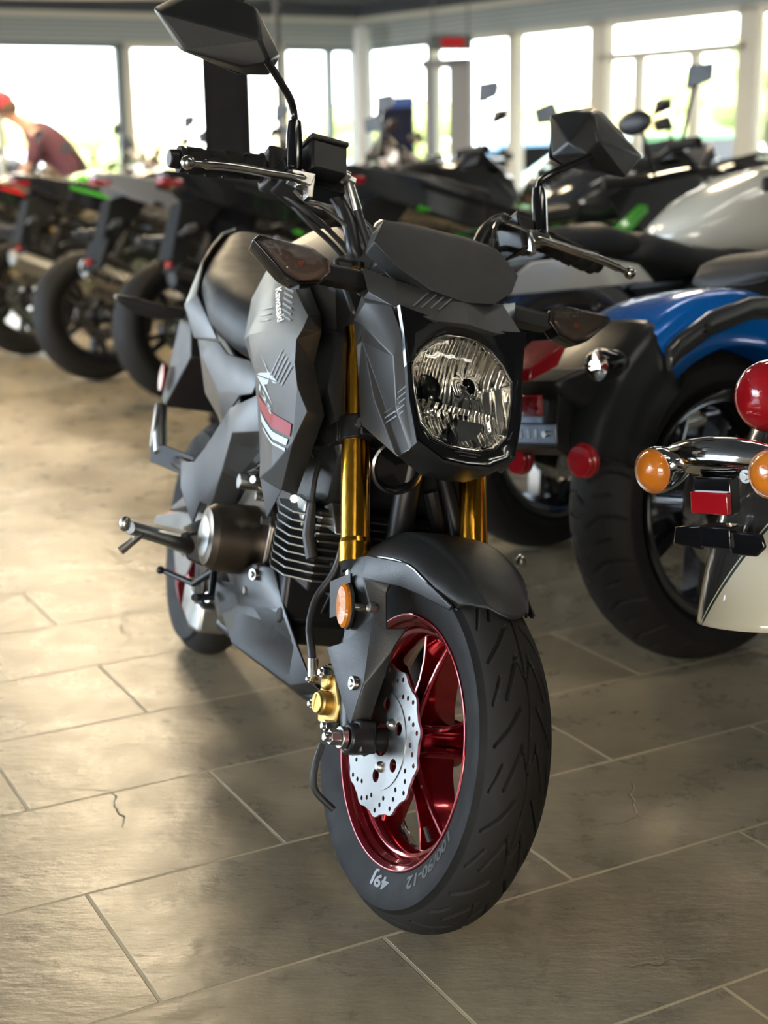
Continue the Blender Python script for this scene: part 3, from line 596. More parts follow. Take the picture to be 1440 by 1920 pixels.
# turn signals
for sgn in (-1, 1):
    o = [(.289, .628), (.281, .637), (.203, .636), (.178, .624), (.176, .606), (.192, .588), (.222, .58), (.243, .588)]
    hs = part('turn_signal', G().loft([[(s, sgn*(.23+(y-.23)*k), .61+(a-.61)*k) for y, a in o] for s, k in ((.02, .62), (.03, .9), (.055, 1.0), (.06, .99), (.058, .9))]), 'gloss_black', A, bevel=.0015)
    part('lens', G().loft([[(s, sgn*(.23+(y-.23)*k), .61+(a-.61)*k) for y, a in o] for s, k in ((.056, .93), (.063, .9), (.068, .7), (.069, .3))]), 'smoke_lens', A, hs, bevel=.001)
    part('signal_bulb', G().ell((.056, sgn*.222, .608), (.004, .010, .010)), 'bulb_amber', A, hs)
    part('signal_reflector', G().loft([[(s, sgn*(.222+(y-.23)*k), .61+(a-.61)*k) for y, a in o] for s, k in ((.0595, .84), (.056, .6), (.05, .3))], True), 'signal_bowl', A, hs)
    part('signal_stalk', G().loft([[(s, sgn*y, a) for s, a in ((s0-.012, a0-.011), (s0+.014, a0-.013), (s0+.016, a0+.008), (s0+.008, a0+.015), (s0-.014, a0+.012))] for y, s0, a0 in ((.11, .025, .618), (.14, .03, .616), (.165, .036, .612), (.182, .042, .61))]), 'black_plastic', A, bevel=.002)

# handlebar and controls
bar = [(-.03, -.04, .672), (-.03, -.075, .674), (-.025, -.098, .69), (-.025, -.107, .73), (-.032, -.128, .775), (-.045, -.165, .803), (-.055, -.21, .803), (-.062, -.36, .784)]
bp = smooth(bar, 5)
HB = part('handlebar', G().tube(bp, .011, 16).tube(mir(bp), .011, 16).cyl((-.03, -.05, .672), (-.03, .05, .672), .011, n=16).box((-.03, -.035, .662), (.04, .03, .05)).box((-.03, .035, .662), (.04, .03, .05)), 'satin_black', A, bevel=.001)
for sgn in (-1, 1):
    d0 = Vector((-.0555, sgn*.232, .800)); d1 = Vector((-.062, sgn*.352, .785)); rings = []
    gg = G()
    n_ = 26; pts = [d0.lerp(d1, i/n_) for i in range(n_+1)]
    rr = [.0215 if i < 1 else (.0172+.0012*(1 if (i % 6) not in (0,) else -1)) for i in range(n_+1)]
    gg.tube(pts, rr, 24)
    ax_ = (d1-d0).normalized()
    for k in range(4):
        for a in range(6):
            an = a*PI/3+.3*k; u = Vector((0, 0, 1)); v_ = ax_.cross(u).normalized(); u = v_.cross(ax_); c = d0.lerp(d1, .16+k*.22)+(u*math.cos(an)+v_*math.sin(an))*.018
            gg.tube([c-ax_*.009, c+ax_*.009], [.0012, .0022], 6)
    part('grip', gg, 'rubber', A)
    part('bar_end', G().cyl(d1, d1+ax_*.014, .0135, .0125, 24), 'black_metal', A, bevel=.002)
    part('switch_housing', G().hull([(s, sgn*y, a) for y in (.19, .228) for s, a in ((-.036, .83), (-.07, .826), (-.082, .8), (-.074, .772), (-.04, .77), (-.03, .79))]), 'black_plastic', A, bevel=.004)
    part('switch_button', G().box((-.075, sgn*.21, .812), (.02, .014, .01)).cyl((-.034, sgn*.206, .806), (-.028, sgn*.206, .806), .004), 'gloss_black', A)
    lv = smooth([(.004, sgn*.186, .762), (.010, sgn*.215, .760), (.014, sgn*.255, .754), (.017, sgn*.30, .749), (.014, sgn*.34, .744), (.012, sgn*.358, .742)], 5)
    L_ = part('brake_lever' if sgn < 0 else 'clutch_lever', G().tube(lv, [.0085]*4+[.0065]*(len(lv)-9)+[.0048]*5, 12).ell((.012, sgn*.365, .741), (.0095, .0095, .0095), 16, 12).hull([(s, sgn*y, a) for s in (-.008, .014) for y, a in ((.178, .772), (.215, .77), (.214, .757), (.186, .752))]).hull([(s, sgn*y, a) for s in (-.004, .012) for y, a in ((.178, .77), (.19, .77), (.19, .735), (.182, .735))]), 'lever_alloy', A, bevel=.001)
    part('lever_pivot', G().cyl((.002, sgn*.196, .776), (.002, sgn*.196, .752), .007, n=16), 'steel', A, L_)
    part('lever_perch', G().hull([(s, sgn*y, a) for s in (-.06, .0) for y, a in ((.165, .8), (.222, .795), (.215, .768), (.175, .745))]), 'black_metal', A, bevel=.003)
    # mirror
    ml = part('mirror', G().hull([(s, sgn*y, a) for s, y, a in ((.0, .412, .960), (.004, .372, .91), (.02, .30, .898), (.045, .264, .903), (.03, .243, .928), (.0, .262, 1.0), (-.005, .34, 1.022), (.055, .283, .925), (.04, .285, .985), (-.03, .41, .985), (-.028, .368, .93), (-.02, .275, .915), (-.012, .24, .92), (-.03, .25, 1.005), (-.03, .34, 1.045))]), 'black_plastic', A, bevel=.004, segs=3, ang=20)
    part('mirror_glass', G().prism([(-.0315, sgn*y, a) for y, a in ((.4, .985), (.362, .935), (.28, .922), (.25, .93), (.257, 1.0), (.337, 1.04))], (-.0015, 0, 0)), 'chrome', A, ml)
    part('mirror_stem', G().tube(smooth([(.0, sgn*.206, .835), (.002, sgn*.208, .862), (.018, sgn*.222, .874), (.034, sgn*.247, .888), (.05, sgn*.272, .9)], 5), .0055, 12), 'gloss_black', A, ml)
    part('stem_boot', G().tube([(.0, sgn*.206, .776), (.0, sgn*.206, .83), (.0, sgn*.206, .851)], [.0115, .0115, .0095], 20).cyl((0, sgn*.206, .77), (0, sgn*.206, .778), .013, n=6), 'gloss_black', A, ml, bevel=.001)
mc = part('master_cylinder', G().hull([(s, y, a) for s, y in ((.022, -.134), (.022, -.188), (-.03, -.19), (-.03, -.134)) for a in (.776, .82)]).hull([(s, y, a) for s, y in ((-.01, -.12), (-.01, -.2), (-.05, -.2), (-.05, -.12)) for a in (.765, .785)]), 'black_metal', A, bevel=.003)
part('reservoir_cap', G().hull([(s, y, a) for s, y in ((.024, -.132), (.024, -.19), (-.032, -.192), (-.032, -.132)) for a in (.8205, .828)]), 'black_plastic', A, mc, bevel=.002)
part('banjo_bolt', G().cyl((.0, -.132, .786), (.0, -.112, .782), .0068, n=6).cyl((.0, -.128, .786), (.0, -.122, .785), .010, n=20).tube([(.0, -.121, .784), (-.01, -.108, .765), (-.014, -.1, .748)], [.006, .0065, .0075], 12), 'steel', A, mc)
part('master_hose', G().tube(smooth([(-.012, -.104, .758), (-.016, -.095, .738), (-.018, -.08, .70), (-.02, -.069, .665), (-.03, -.06, .61), (-.04, -.06, .5)]), .0062, 12), 'hose_rubber', A)
part('bracket_wire', G().tube(smooth([(-.01, -.20, .752), (-.012, -.178, .74), (-.014, -.16, .742), (-.02, -.14, .738), (-.02, -.112, .722)]), .003, 8), 'steel', A)
# clutch side: cable guide and cable loops
part('clutch_cable', G().tube(smooth([(.004, .182, .772), (-.01, .16, .785), (-.01, .14, .785), (.0, .124, .765), (.01, .114, .735)]), .0038, 10), 'lever_alloy', A)
part('cable_sleeve', G().tube(smooth([(.01, .114, .74), (.012, .108, .715), (.01, .09, .68), (0, .07, .64), (-.02, .06, .56)]), .0044, 10), 'hose_rubber', A)
part('wiring_loom', G().tube(smooth([(-.05, .2, .80), (-.045, .17, .812), (-.04, .14, .79), (-.03, .118, .75), (-.02, .1, .70), (-.02, .08, .65), (-.03, .07, .58)]), .0085, 12).tube(smooth([(-.05, .19, .77), (-.03, .15, .75), (-.02, .12, .735), (-.02, .09, .7), (-.03, .06, .6)]), .005, 10), 'hose_rubber', A)
part('throttle_cable', G().tube(smooth([(-.05, -.2, .765), (-.03, -.17, .735), (-.035, -.13, .715), (-.04, -.09, .68), (-.05, -.06, .6)]), .004, 10).tube(smooth([(-.06, -.19, .765), (-.045, -.16, .727), (-.045, -.12, .7), (-.05, -.08, .66), (-.06, -.05, .6)]), .004, 10).tube(smooth([(-.1, -.12, .80), (-.07, -.09, .78), (-.03, -.065, .73), (-.01, -.062, .67), (-.01, -.062, .62)]), .0022, 8), 'hose_rubber', A)

# ---- body (bike frame) ----
SH = {}
for sgn in (-1, 1):
    V = dict(a1=(-.413, .172, .572), a2=(-.315, .178, .553), a3=(-.212, .1805, .516), a4=(-.207, .187, .498), a5=(-.218, .1895, .483), a6=(-.21, .189, .451), a7=(-.192, .186, .422), a8=(-.177, .172, .392), b2=(-.45, .178, .512), b1=(-.449, .192, .465), b3=(-.39, .195, .43), b4=(-.36, .19, .394), b5=(-.35, .185, .366), b6=(-.34, .182, .338), c1=(-.31, .182, .275), c2=(-.285, .170, .222), c3=(-.255, .165, .27), c4=(-.205, .176, .345), d1=(-.355, .194, .481), d2=(-.3, .196, .43), d3=(-.27, .19, .37), d4=(-.26, .182, .3),
             e1=(-.53, .15, .582), e2=(-.6, .155, .515), e3=(-.57, .165, .45), e4=(-.47, .168, .41), e5=(-.42, .165, .34), e6=(-.38, .16, .27), i3=(-.262, .148, .518), i4=(-.24, .15, .497), i6=(-.25, .15, .45), i8=(-.2, .14, .388), i9=(-.225, .14, .34), i2=(-.345, .15, .562), i10=(-.28, .135, .26))
    F = [('a1', 'a2', 'd1', 'b2'), ('a2', 'a3', 'a4', 'd1'), ('a4', 'a5', 'd1'), ('b2', 'd1', 'b1'), ('b1', 'd1', 'd2', 'b3'), ('d1', 'a5', 'a6', 'd2'), ('d2', 'a6', 'a7', 'd3'), ('b3', 'd2', 'd3', 'b4'), ('b4', 'd3', 'b5'), ('b5', 'd3', 'd4', 'b6'), ('d3', 'a7', 'a8', 'c4'), ('d3', 'c4', 'c3', 'd4'), ('b6', 'd4', 'c1'), ('d4', 'c3', 'c2', 'c1'), ('a1', 'b2', 'e2', 'e1'), ('b2', 'b1', 'e3', 'e2'), ('b1', 'b3', 'e4', 'e3'), ('b3', 'b4', 'b5', 'e4'), ('b5', 'b6', 'e5', 'e4'), ('b6', 'c1', 'e6', 'e5'),
         ('a2', 'i2', 'i3', 'a3'), ('a3', 'i3', 'i4', 'a4'), ('a4', 'i4', 'i6', 'a6', 'a5'), ('a6', 'i6', 'i8', 'a8', 'a7'), ('a8', 'i8', 'i9', 'c4'), ('c4', 'i9', 'i10', 'c3')]
    ks = list(V); g = G().add([(V[k][0]-(.03 if sgn > 0 else 0), sgn*V[k][1]*(.84 if sgn > 0 else 1), V[k][2]) for k in ks], [tuple(ks.index(q) for q in f) for f in F])
    SH[sgn] = part('tank_shroud', g, 'graphite_plastic', B, tri=True, solid=.003, bevel=.0015, ang=12, off=0)
tk = G()
for x, hw, zt, zb in ((-.27, .1, .61, .5), (-.32, .118, .64, .47), (-.42, .135, .662, .45), (-.52, .14, .655, .44), (-.6, .125, .625, .42), (-.66, .1, .575, .4)):
    pass
rings = [[(x, -hw, (zt+zb)/2-.0), (x, -hw*.93, zt-.045), (x, -hw*.62, zt-.01), (x, 0, zt), (x, hw*.62, zt-.01), (x, hw*.93, zt-.045), (x, hw, (zt+zb)/2), (x, hw*.9, zb), (x, -hw*.9, zb)] for x, hw, zt, zb in ((-.26, .1, .6, .52), (-.31, .128, .632, .47), (-.42, .15, .655, .45), (-.52, .152, .648, .44), (-.6, .135, .61, .42), (-.67, .1, .555, .4))]
part('fuel_tank', G().loft(rings), 'graphite_plastic', B, bevel=.008, ang=25, segs=3)
part('tank_cap', G().lathe([(0, .012), (.026, .012), (.032, .006), (.034, 0), (0, 0)], (-.42, 0, .655), 'z', 36), 'steel', B)
part('dash_panel', G().hull([(-.24, -.11, .53), (-.24, .11, .53), (-.3, -.13, .6), (-.3, .13, .6), (-.36, .11, .6), (-.36, -.11, .6), (-.3, -.1, .45), (-.3, .1, .45)]), 'black_plastic', B, bevel=.006)
part('inner_fairing', G().hull([(x, s*y, z) for s in (-1, 1) for x, y, z in ((-.26, .12, .5), (-.24, .13, .42), (-.21, .105, .34), (-.24, .10, .26), (-.45, .13, .5), (-.5, .13, .3), (-.4, .12, .2))]), 'satin_black', B, bevel=.01)
rings = []
for x, hw, z0, z1 in ((-.58, .125, .40, .50), (-.66, .165, .405, .525), (-.76, .182, .42, .548), (-.86, .18, .44, .565), (-.95, .155, .47, .585), (-1.04, .12, .5, .605), (-1.14, .085, .53, .622), (-1.22, .05, .56, .625)):
    zc_ = (z0+z1)/2; h_ = (z1-z0)/2; rings.append([(x+.0*math.sin(t), hw*math.copysign(abs(math.cos(t))**.62, math.cos(t)), zc_+h_*math.copysign(abs(math.sin(t))**.62, math.sin(t))) for t in [2*PI*k/28 for k in range(28)]])
part('seat', G().loft(rings), 'seat_vinyl', B, ang=60)
for sgn in (-1, 1):
    V = dict(t1=(-.9, .196, .475), t2=(-.97, .168, .515), t3=(-1.07, .13, .565), t4=(-1.16, .09, .603), t5=(-1.25, .04, .62), t6=(-1.3, 0, .61), s1=(-.84, .19, .50), s2=(-.93, .168, .558), s3=(-1.03, .13, .59), s4=(-1.13, .09, .615), s5=(-1.22, .045, .63), s0=(-.8, .189, .43), u1=(-.82, .188, .424), u2=(-.95, .16, .42), u3=(-1.1, .11, .47), u4=(-1.25, .05, .54), k1=(-.72, .172, .435))
    F = [('t1', 't2', 's2', 's1'), ('t2', 't3', 's3', 's2'), ('t3', 't4', 's4', 's3'), ('t4', 't5', 's5', 's4'), ('t1', 's1', 'k1', 'u1'), ('t1', 'u2', 'u3', 't3', 't2'), ('t3', 'u3', 'u4', 't5', 't4'), ('t1', 'u1', 'u2')]
    ks = list(V); g = G().add([(V[k][0], sgn*V[k][1], V[k][2]) for k in ks], [tuple(ks.index(q) for q in f) for f in F])
    part('tail_cowl', g, 'graphite_plastic', B, solid=.004, bevel=.002, ang=15)
    V = dict(a=(-.8, .186, .426), b=(-.71, .172, .433), c=(-.655, .168, .418), d=(-.56, .155, .42), e=(-.5, .15, .41), f=(-.51, .158, .372), g=(-.56, .163, .362), h=(-.62, .166, .365), i=(-.66, .171, .352), j=(-.635, .163, .312), k=(-.78, .18, .4), l=(-.84, .15, .33), m=(-.7, .15, .3))
    F = [('a', 'b', 'c', 'k'), ('c', 'd', 'g', 'h'), ('d', 'e', 'f', 'g'), ('k', 'c', 'h', 'i'), ('i', 'h', 'g', 'j'), ('a', 'k', 'i', 'l'), ('i', 'j', 'm', 'l')]
    ks = list(V); g = G().add([(V[k][0], sgn*V[k][1], V[k][2]) for k in ks], [tuple(ks.index(q) for q in f) for f in F])
    part('side_cover', g, 'graphite_plastic', B, solid=.004, bevel=.002, ang=15)
    V = dict(a=(-.4, .17, .39), b=(-.4, .165, .33), c=(-.55, .175, .24), d=(-.615, .168, .168), e=(-.65, .178, .168), f=(-.68, .178, .122), g=(-.72, .199, .177), h=(-.75, .196, .217), i=(-.66, .196, .232), j=(-.62, .19, .266), k=(-.55, .178, .342), l=(-.5, .182, .31), b2=(-.42, .135, .31), c2=(-.55, .14, .225), d2=(-.61, .13, .16))
    F = [('a', 'b', 'l', 'k'), ('k', 'l', 'c', 'j'), ('j', 'c', 'e', 'i'), ('c', 'd', 'e'), ('i', 'e', 'f'), ('i', 'f', 'g', 'h'), ('b', 'b2', 'c2', 'c', 'l'), ('c', 'c2', 'd2', 'd')]
    ks = list(V); g = G().add([(V[k][0], sgn*V[k][1], V[k][2]) for k in ks], [tuple(ks.index(q) for q in f) for f in F])
    part('frame_cover', g, 'graphite_plastic', B, solid=.004, bevel=.003, ang=15)
    V = dict(a=(-.64, .155, .055), b=(-.6, .163, .05), c=(-.5, .142, .07), d=(-.48, .15, .09), e=(-.4, .146, .128), f=(-.37, .122, .132), g=(-.32, .112, .083), h=(-.255, .106, .045), i=(-.215, .09, .004), j=(-.2, .07, -.012), k=(-.3, .09, -.03), l=(-.45, .145, -.015), m=(-.55, .14, .006), n=(-.4, .13, .06), o=(-.35, .04, -.07), p=(-.55, .06, -.06), q=(-.22, .03, -.02), r=(-.62, .12, -.03), w=(-.48, .135, .04))
    F = [('a', 'b', 'm', 'r'), ('b', 'c', 'w', 'm'), ('c', 'd', 'w'), ('d', 'e', 'n', 'w'), ('e', 'f', 'g', 'n'), ('n', 'g', 'h', 'k', 'l', 'w'), ('m', 'w', 'l'), ('h', 'i', 'k'), ('i', 'j', 'k'), ('l', 'k', 'o', 'p'), ('m', 'l', 'p', 'r'), ('k', 'j', 'q', 'o')]
    ks = list(V); g = G().add([(V[k][0], sgn*V[k][1], V[k][2]) for k in ks], [tuple(ks.index(q) for q in f) for f in F])
    bl = part('belly_cowl', g, 'satin_black', B, solid=.004, bevel=.0025, ang=15)
    for x, y, z in ((-.395, .139, .113), (-.565, .157, .028)): part('cowl_screw', G().cyl((x, sgn*y, z), (x+.003, sgn*(y+.008), z), .009, n=20).cyl((x+.003, sgn*(y+.007), z), (x+.004, sgn*(y+.011), z), .0055, .004, 14), 'steel', B, bl)
    # rider peg and pillion peg
    pg = part('foot_peg', G().tube([(-.61, sgn*.195, .1), (-.55, sgn*.25, .122), (-.475, sgn*.325, .15)], [.016, .012, .0105], 14).box((-.54, sgn*.27, .14), (.03, .1, .006), Matrix.Rotation(sgn*R(36), 3, 'Z')), 'alloy', B, bevel=.001)
    part('peg_feeler', G().tube([(-.49, sgn*.3, .14), (-.484, sgn*.332, .11)], [.0055, .007], 10).ell((-.462, sgn*.335, .158), (.009, .009, .012)), 'steel', B, pg)
    part('peg_bracket', G().hull([(-.64, sgn*.16, .06), (-.6, sgn*.2, .08), (-.66, sgn*.2, .12), (-.6, sgn*.21, .12), (-.66, sgn*.15, .15), (-.58, sgn*.15, .14), (-.58, sgn*.15, .07)]).hull([(-.7, sgn*.15, .17), (-.62, sgn*.15, .17), (-.6, sgn*.16, .0), (-.66, sgn*.16, -.01), (-.62, sgn*.18, .08)]), 'black_metal', B, bevel=.004)
    pp = part('pillion_peg', G().tube([(-.9, sgn*.2, .205), (-.93, sgn*.2, .24), (-.955, sgn*.2, .285)], [.012, .0135, .011], 12).box((-.93, sgn*.212, .245), (.012, .006, .07)), 'alloy', B, bevel=.001)
    part('pillion_bracket', G().hull([(-.87, sgn*.19, .19), (-.93, sgn*.21, .18), (-.93, sgn*.215, .215), (-.87, sgn*.2, .225), (-.8, sgn*.16, .18), (-.8, sgn*.16, .22)]).tube([(-.7, sgn*.17, .2), (-.85, sgn*.18, .2)], .012, 8), 'black_metal', B, bevel=.003)
part('brake_pedal', G().tube([(-.58, -.155, .07), (-.62, -.175, .035), (-.67, -.215, .04)], [.006, .006, .005], 10).ell((-.672, -.222, .041), (.007, .007, .007)).tube([(-.58, -.155, .07), (-.52, -.17, .04), (-.47, -.21, .05)], .006, 8), 'black_metal', B)
# decals on the right shroud
def decal(name, pts2d, faces, target, org, d, m, parent, off=.0006):
    "lay a flat outline (given as points beside the panel) onto the panel by dropping it along d"
    me = target.data; bvh = BVHTree.FromPolygons([v.co for v in me.vertices], [tuple(p.vertices) for p in me.polygons])
    vs = []
    for p in pts2d:
        q = Vector(org(p)); dd = Vector(d).normalized(); h = bvh.ray_cast(q, dd)
        if h[0] is None: h = bvh.find_nearest(q+dd*.1)[:2]
        nn = h[1] if h[1].dot(dd) < 0 else -h[1]
        vs.append(h[0]+nn*.0019-dd*off)
    o = mk(name, G().add(vs, faces), m, parent); return o
def subd(poly, n=8):  # quad strip between two polylines
    a, b = poly; vs = []; fs = []
    A_ = [Vector(p) for p in a]; B_ = [Vector(p) for p in b]
    def samp(L, t):
        t *= len(L)-1; i = min(int(t), len(L)-2); return L[i].lerp(L[i+1], t-i)
    for i in range(n+1): vs += [samp(A_, i/n), samp(A_, i/n).lerp(samp(B_, i/n), .5), samp(B_, i/n)]
    for i in range(n): fs += [(3*i, 3*i+1, 3*i+4, 3*i+3), (3*i+1, 3*i+2, 3*i+5, 3*i+4)]
    return vs, fs
org = lambda p: B((p[0], -.3, p[1])); DY = (0, 1, 0); S_ = SH[-1]
def strip(name, a, b, m, n=10, tg=None, og=None, dr=None):
    vs, fs = subd((a, b), n); return decal(name, vs, fs, tg or S_, og or org, dr or DY, m, tg or S_)
strip('red_stripe', [(-.36, .389), (-.32, .382), (-.26, .374), (-.205, .370)], [(-.345, .370), (-.31, .362), (-.26, .354), (-.21, .352)], 'stripe_red', 12)
strip('pale_stripe', [(-.343, .366), (-.31, .357), (-.26, .349), (-.215, .3475)], [(-.333, .353), (-.3, .346), (-.26, .339), (-.22, .338)], 'stripe_pale', 12)
strip('thin_stripe', [(-.325, .347), (-.3, .342), (-.26, .335), (-.222, .334)], [(-.322, .3435), (-.3, .3385), (-.26, .3315), (-.223, .330)], 'stripe_pale', 12)
for k in range(6):
    z = .548-k*.0075; x = -.338+k*.006; strip('print_line', [(x, z), (x+.045, z-.004)], [(x, z-.0028), (x+.045, z-.0068)], 'grey_graphic', 4)
for k in range(3):
    z = .508-k*.009; x = -.43+k*.004; strip('print_line', [(x, z), (x+.065, z+.008)], [(x, z-.0025), (x+.065, z+.0055)], 'grey_graphic', 4)
for k in range(5):
    x = -.262+k*.011; strip('print_line', [(x, .463-k*.004), (x-.03, .424-k*.002)], [(x+.0045, .463-k*.004), (x-.0255, .424-k*.002)], 'grey_graphic', 5)
vs, fs = text_mesh('Kawasaki', 1, bold=.022); W_ = max(v.x for v in vs); c0 = Vector((-.383, .541)); c1 = Vector((-.312, .497)); up = Vector((.0255, .0065))
decal('maker_lettering', [(c0.x+(c1.x-c0.x)*v.x/W_+up.x*v.y/.72*1.0, c0.y+(c1.y-c0.y)*v.x/W_+up.y*v.y/.72) for v in vs], fs, S_, org, DY, 'letter_white', S_)
def poly2(name, pts, m): decal(name, pts, [tuple(range(len(pts)))], S_, org, DY, m, S_)
zx = lambda u, v: (-.366+(u-230)*.000272+(v-560)*.00003, .416-(v-560)*.0001125+(u-230)*.00002)
for q in ([(310, 300), (470, 480), (615, 600), (440, 575), (240, 555), (300, 530), (470, 510), (390, 400)], [(240, 570), (440, 590), (620, 615), (390, 665), (550, 895)]):
    poly2('model_logo', [zx(*p) for p in q], 'stripe_pale')
vs, fs = text_mesh('125', 1, bold=.02); W_ = max(v.x for v in vs); p0 = Vector(zx(235, 690)); p1 = Vector(zx(525, 1020)); pu = Vector(zx(250, 590))-p0
decal('model_number', [(p0.x+(p1.x-p0.x)*v.x/W_+pu.x*v.y, p0.y+(p1.y-p0.y)*v.x/W_+pu.y*v.y) for v in vs], fs, S_, org, DY, 'stripe_pale', S_)
# faint stripes printed on the wing and the brow
dirA = (A((0, 0, 0))-A((1, 0, 0))).normalized(); orgA = lambda p: A((.3, p[0], p[1]))
rnd = random.Random(8)
for k in range(5):
    a = .445-k*.008; strip('print_line', [(-.0925, a-.004), (-.0865, a+.003)], [(-.0925, a-.0062), (-.0865, a+.0008)], 'grey_graphic', 3, WING, orgA, dirA)
for k in range(4):
    strip('print_line', [(-.078+k*.012, .560+k*.0), (-.05+k*.012, .588)], [(-.075+k*.012, .560), (-.047+k*.012, .588)], 'grey_graphic', 4, brow, orgA, dirA)
for i in range(7):
    for j in range(9):
        y = -.112+j*.0065+i*.001; a = .620-i*.0042-j*.0018; strip('print_dash', [(y, a), (y+.004, a-.001)], [(y, a-.0018), (y+.004, a-.0028)], 'faint_print', 1, brow, orgA, dirA) if (i*j+i) % 4 != 3 else None

# engine
g = G()
for k in range(9): g.hull([(x, y, .148+k*.0115) for x, y in ((-.225, -.11), (-.225, .09), (-.34, .1), (-.34, -.14), (-.3, -.15), (-.25, -.145))]+[(x, y, .1515+k*.0115) for x, y in ((-.225, -.11), (-.225, .09), (-.34, .1), (-.34, -.14), (-.3, -.15), (-.25, -.145))])
part('cylinder_fins', g, 'fin_alloy', B, bevel=.0008)
part('cylinder', G().hull([(x, y, z) for x in (-.24, -.42) for y in (-.11, .09) for z in (.13, .25)]).hull([(x, y, z) for x in (-.22, -.3) for y in (-.07, .05) for z in (.12, .2)]), 'engine_black', B, bevel=.004)
part('head_cover', G().hull([(x, y, z) for x, z in ((-.215, .235), (-.2, .225), (-.235, .262), (-.3, .262), (-.3, .225)) for y in (-.095, -.055)]).hull([(x, y, z) for x, z in ((-.25, .26), (-.25, .22), (-.3, .26)) for y in (-.13, -.118)]), 'alloy', B, bevel=.002)
part('spark_plug_cap', G().tube([(-.235, -.125, .26), (-.228, -.125, .215), (-.215, -.118, .185)], [.006, .009, .0095], 12).tube(smooth([(-.235, -.125, .26), (-.25, -.12, .3), (-.28, -.1, .33)]), .004, 8), 'hose_rubber', B)
part('crankcase', G().hull([(x, y, z) for y in (-.115, .12) for x, z in ((-.32, .06), (-.33, .15), (-.42, .22), (-.58, .24), (-.68, .17), (-.66, .05), (-.5, .0), (-.38, .01))]), 'engine_black', B, bevel=.008)
part('clutch_cover', G().lathe([(0, -.208), (.03, -.208), (.0445, -.2045), (.052, -.195), (.054, -.18), (.0555, -.118), (.062, -.114), (.062, -.1), (0, -.1)], (-.478, 0, .147), 'y', 56), 'engine_bronze', B, ang=30)
part('clutch_cover_cap', G().lathe([(0, -.2115), (.026, -.2105), (.032, -.208), (0, -.207)], (-.478, 0, .147), 'y', 48), 'alloy', B)
part('case_cover', G().hull([(x, y, z) for y in (-.13, -.1) for x, z in ((-.4, .12), (-.39, .19), (-.45, .23), (-.55, .23), (-.6, .17), (-.57, .09), (-.47, .06))]), 'engine_bronze', B, bevel=.005)
for x, z in ((-.395, .125), (-.405, .195), (-.455, .222), (-.54, .222), (-.44, .075)): part('case_bolt', G().cyl((x, -.128, z), (x, -.142, z), .0065, n=6), 'steel', B)
part('oil_cap', G().cyl((-.5, -.13, .235), (-.5, -.16, .235), .012, n=16).cyl((-.46, -.12, .245), (-.44, -.155, .25), .007, n=8).hull([(-.5, -.15, .25), (-.46, -.15, .262), (-.46, -.11, .262), (-.5, -.11, .25), (-.48, -.13, .272)]), 'alloy', B, bevel=.001)
part('exhaust_header', G().tube(smooth([(-.25, -.03, .15), (-.2, -.035, .12), (-.185, -.035, .06), (-.22, -.04, -.01), (-.32, -.045, -.045), (-.55, -.06, -.055), (-.7, -.09, -.05)]), .0155, 16), 'black_metal', B)
part('header_clamp', G().cyl((-.262, -.03, .156), (-.235, -.032, .143), .026, n=24).cyl((-.235, -.075, .172), (-.225, -.075, .172), .0095, n=14).cyl((-.225, -.068, .235), (-.212, -.068, .235), .009, n=14), 'steel', B)
part('muffler', G().hull([(x, y, z) for x, y0, y1, z0, z1 in ((-.74, -.125, -.07, -.085, -.035), (-.79, -.13, -.06, -.088, -.02), (-.88, -.125, -.06, -.075, -.015)) for y in (y0, y1) for z in (z0, z1)]), 'alloy', B, bevel=.008, segs=3)
part('horn', G().lathe([(.038, .0), (.038, .012), (.034, .014), (.031, .01), (.028, .004), (0, .006)], (-.19, -.03, .332), 'x', 40), 'gloss_black', B)
part('horn_ring', G().lathe([(.0385, .010), (.0385, .0145), (.0355, .0165), (.0345, .012)], (-.19, -.03, .332), 'x', 40, closed=True), 'steel', B)
part('frame_tube', G().tube([(-.24, 0, .5), (-.2, 0, .36), (-.2, 0, .22), (-.3, 0, .02)], .019, 14).tube(smooth([(-.22, .05, .34), (-.18, .08, .24), (-.2, .1, .14), (-.3, .12, .06)]), .012, 12).tube([(-.2, .035, .3), (-.19, .075, .2), (-.25, .11, .1)], [.012]*3, 10).tube([(-.45, -.1, .3), (-.7, -.11, .16), (-.72, -.11, .05)], .018).tube([(-.45, .1, .3), (-.7, .11, .16), (-.72, .11, .05)], .018), 'black_metal', B)
part('inlet_pipe', G().tube(smooth([(-.27, -.13, .39), (-.245, -.142, .37), (-.245, -.14, .34), (-.27, -.12, .32)]), .003, 8), 'steel', B)
part('panel_bolt', G().cyl((-.25, -.15, .395), (-.24, -.162, .395), .006, n=8), 'steel', B)
part('panel_bolt', G().cyl((-.255, -.145, .262), (-.24, -.15, .262), .006, n=10), 'steel', B)
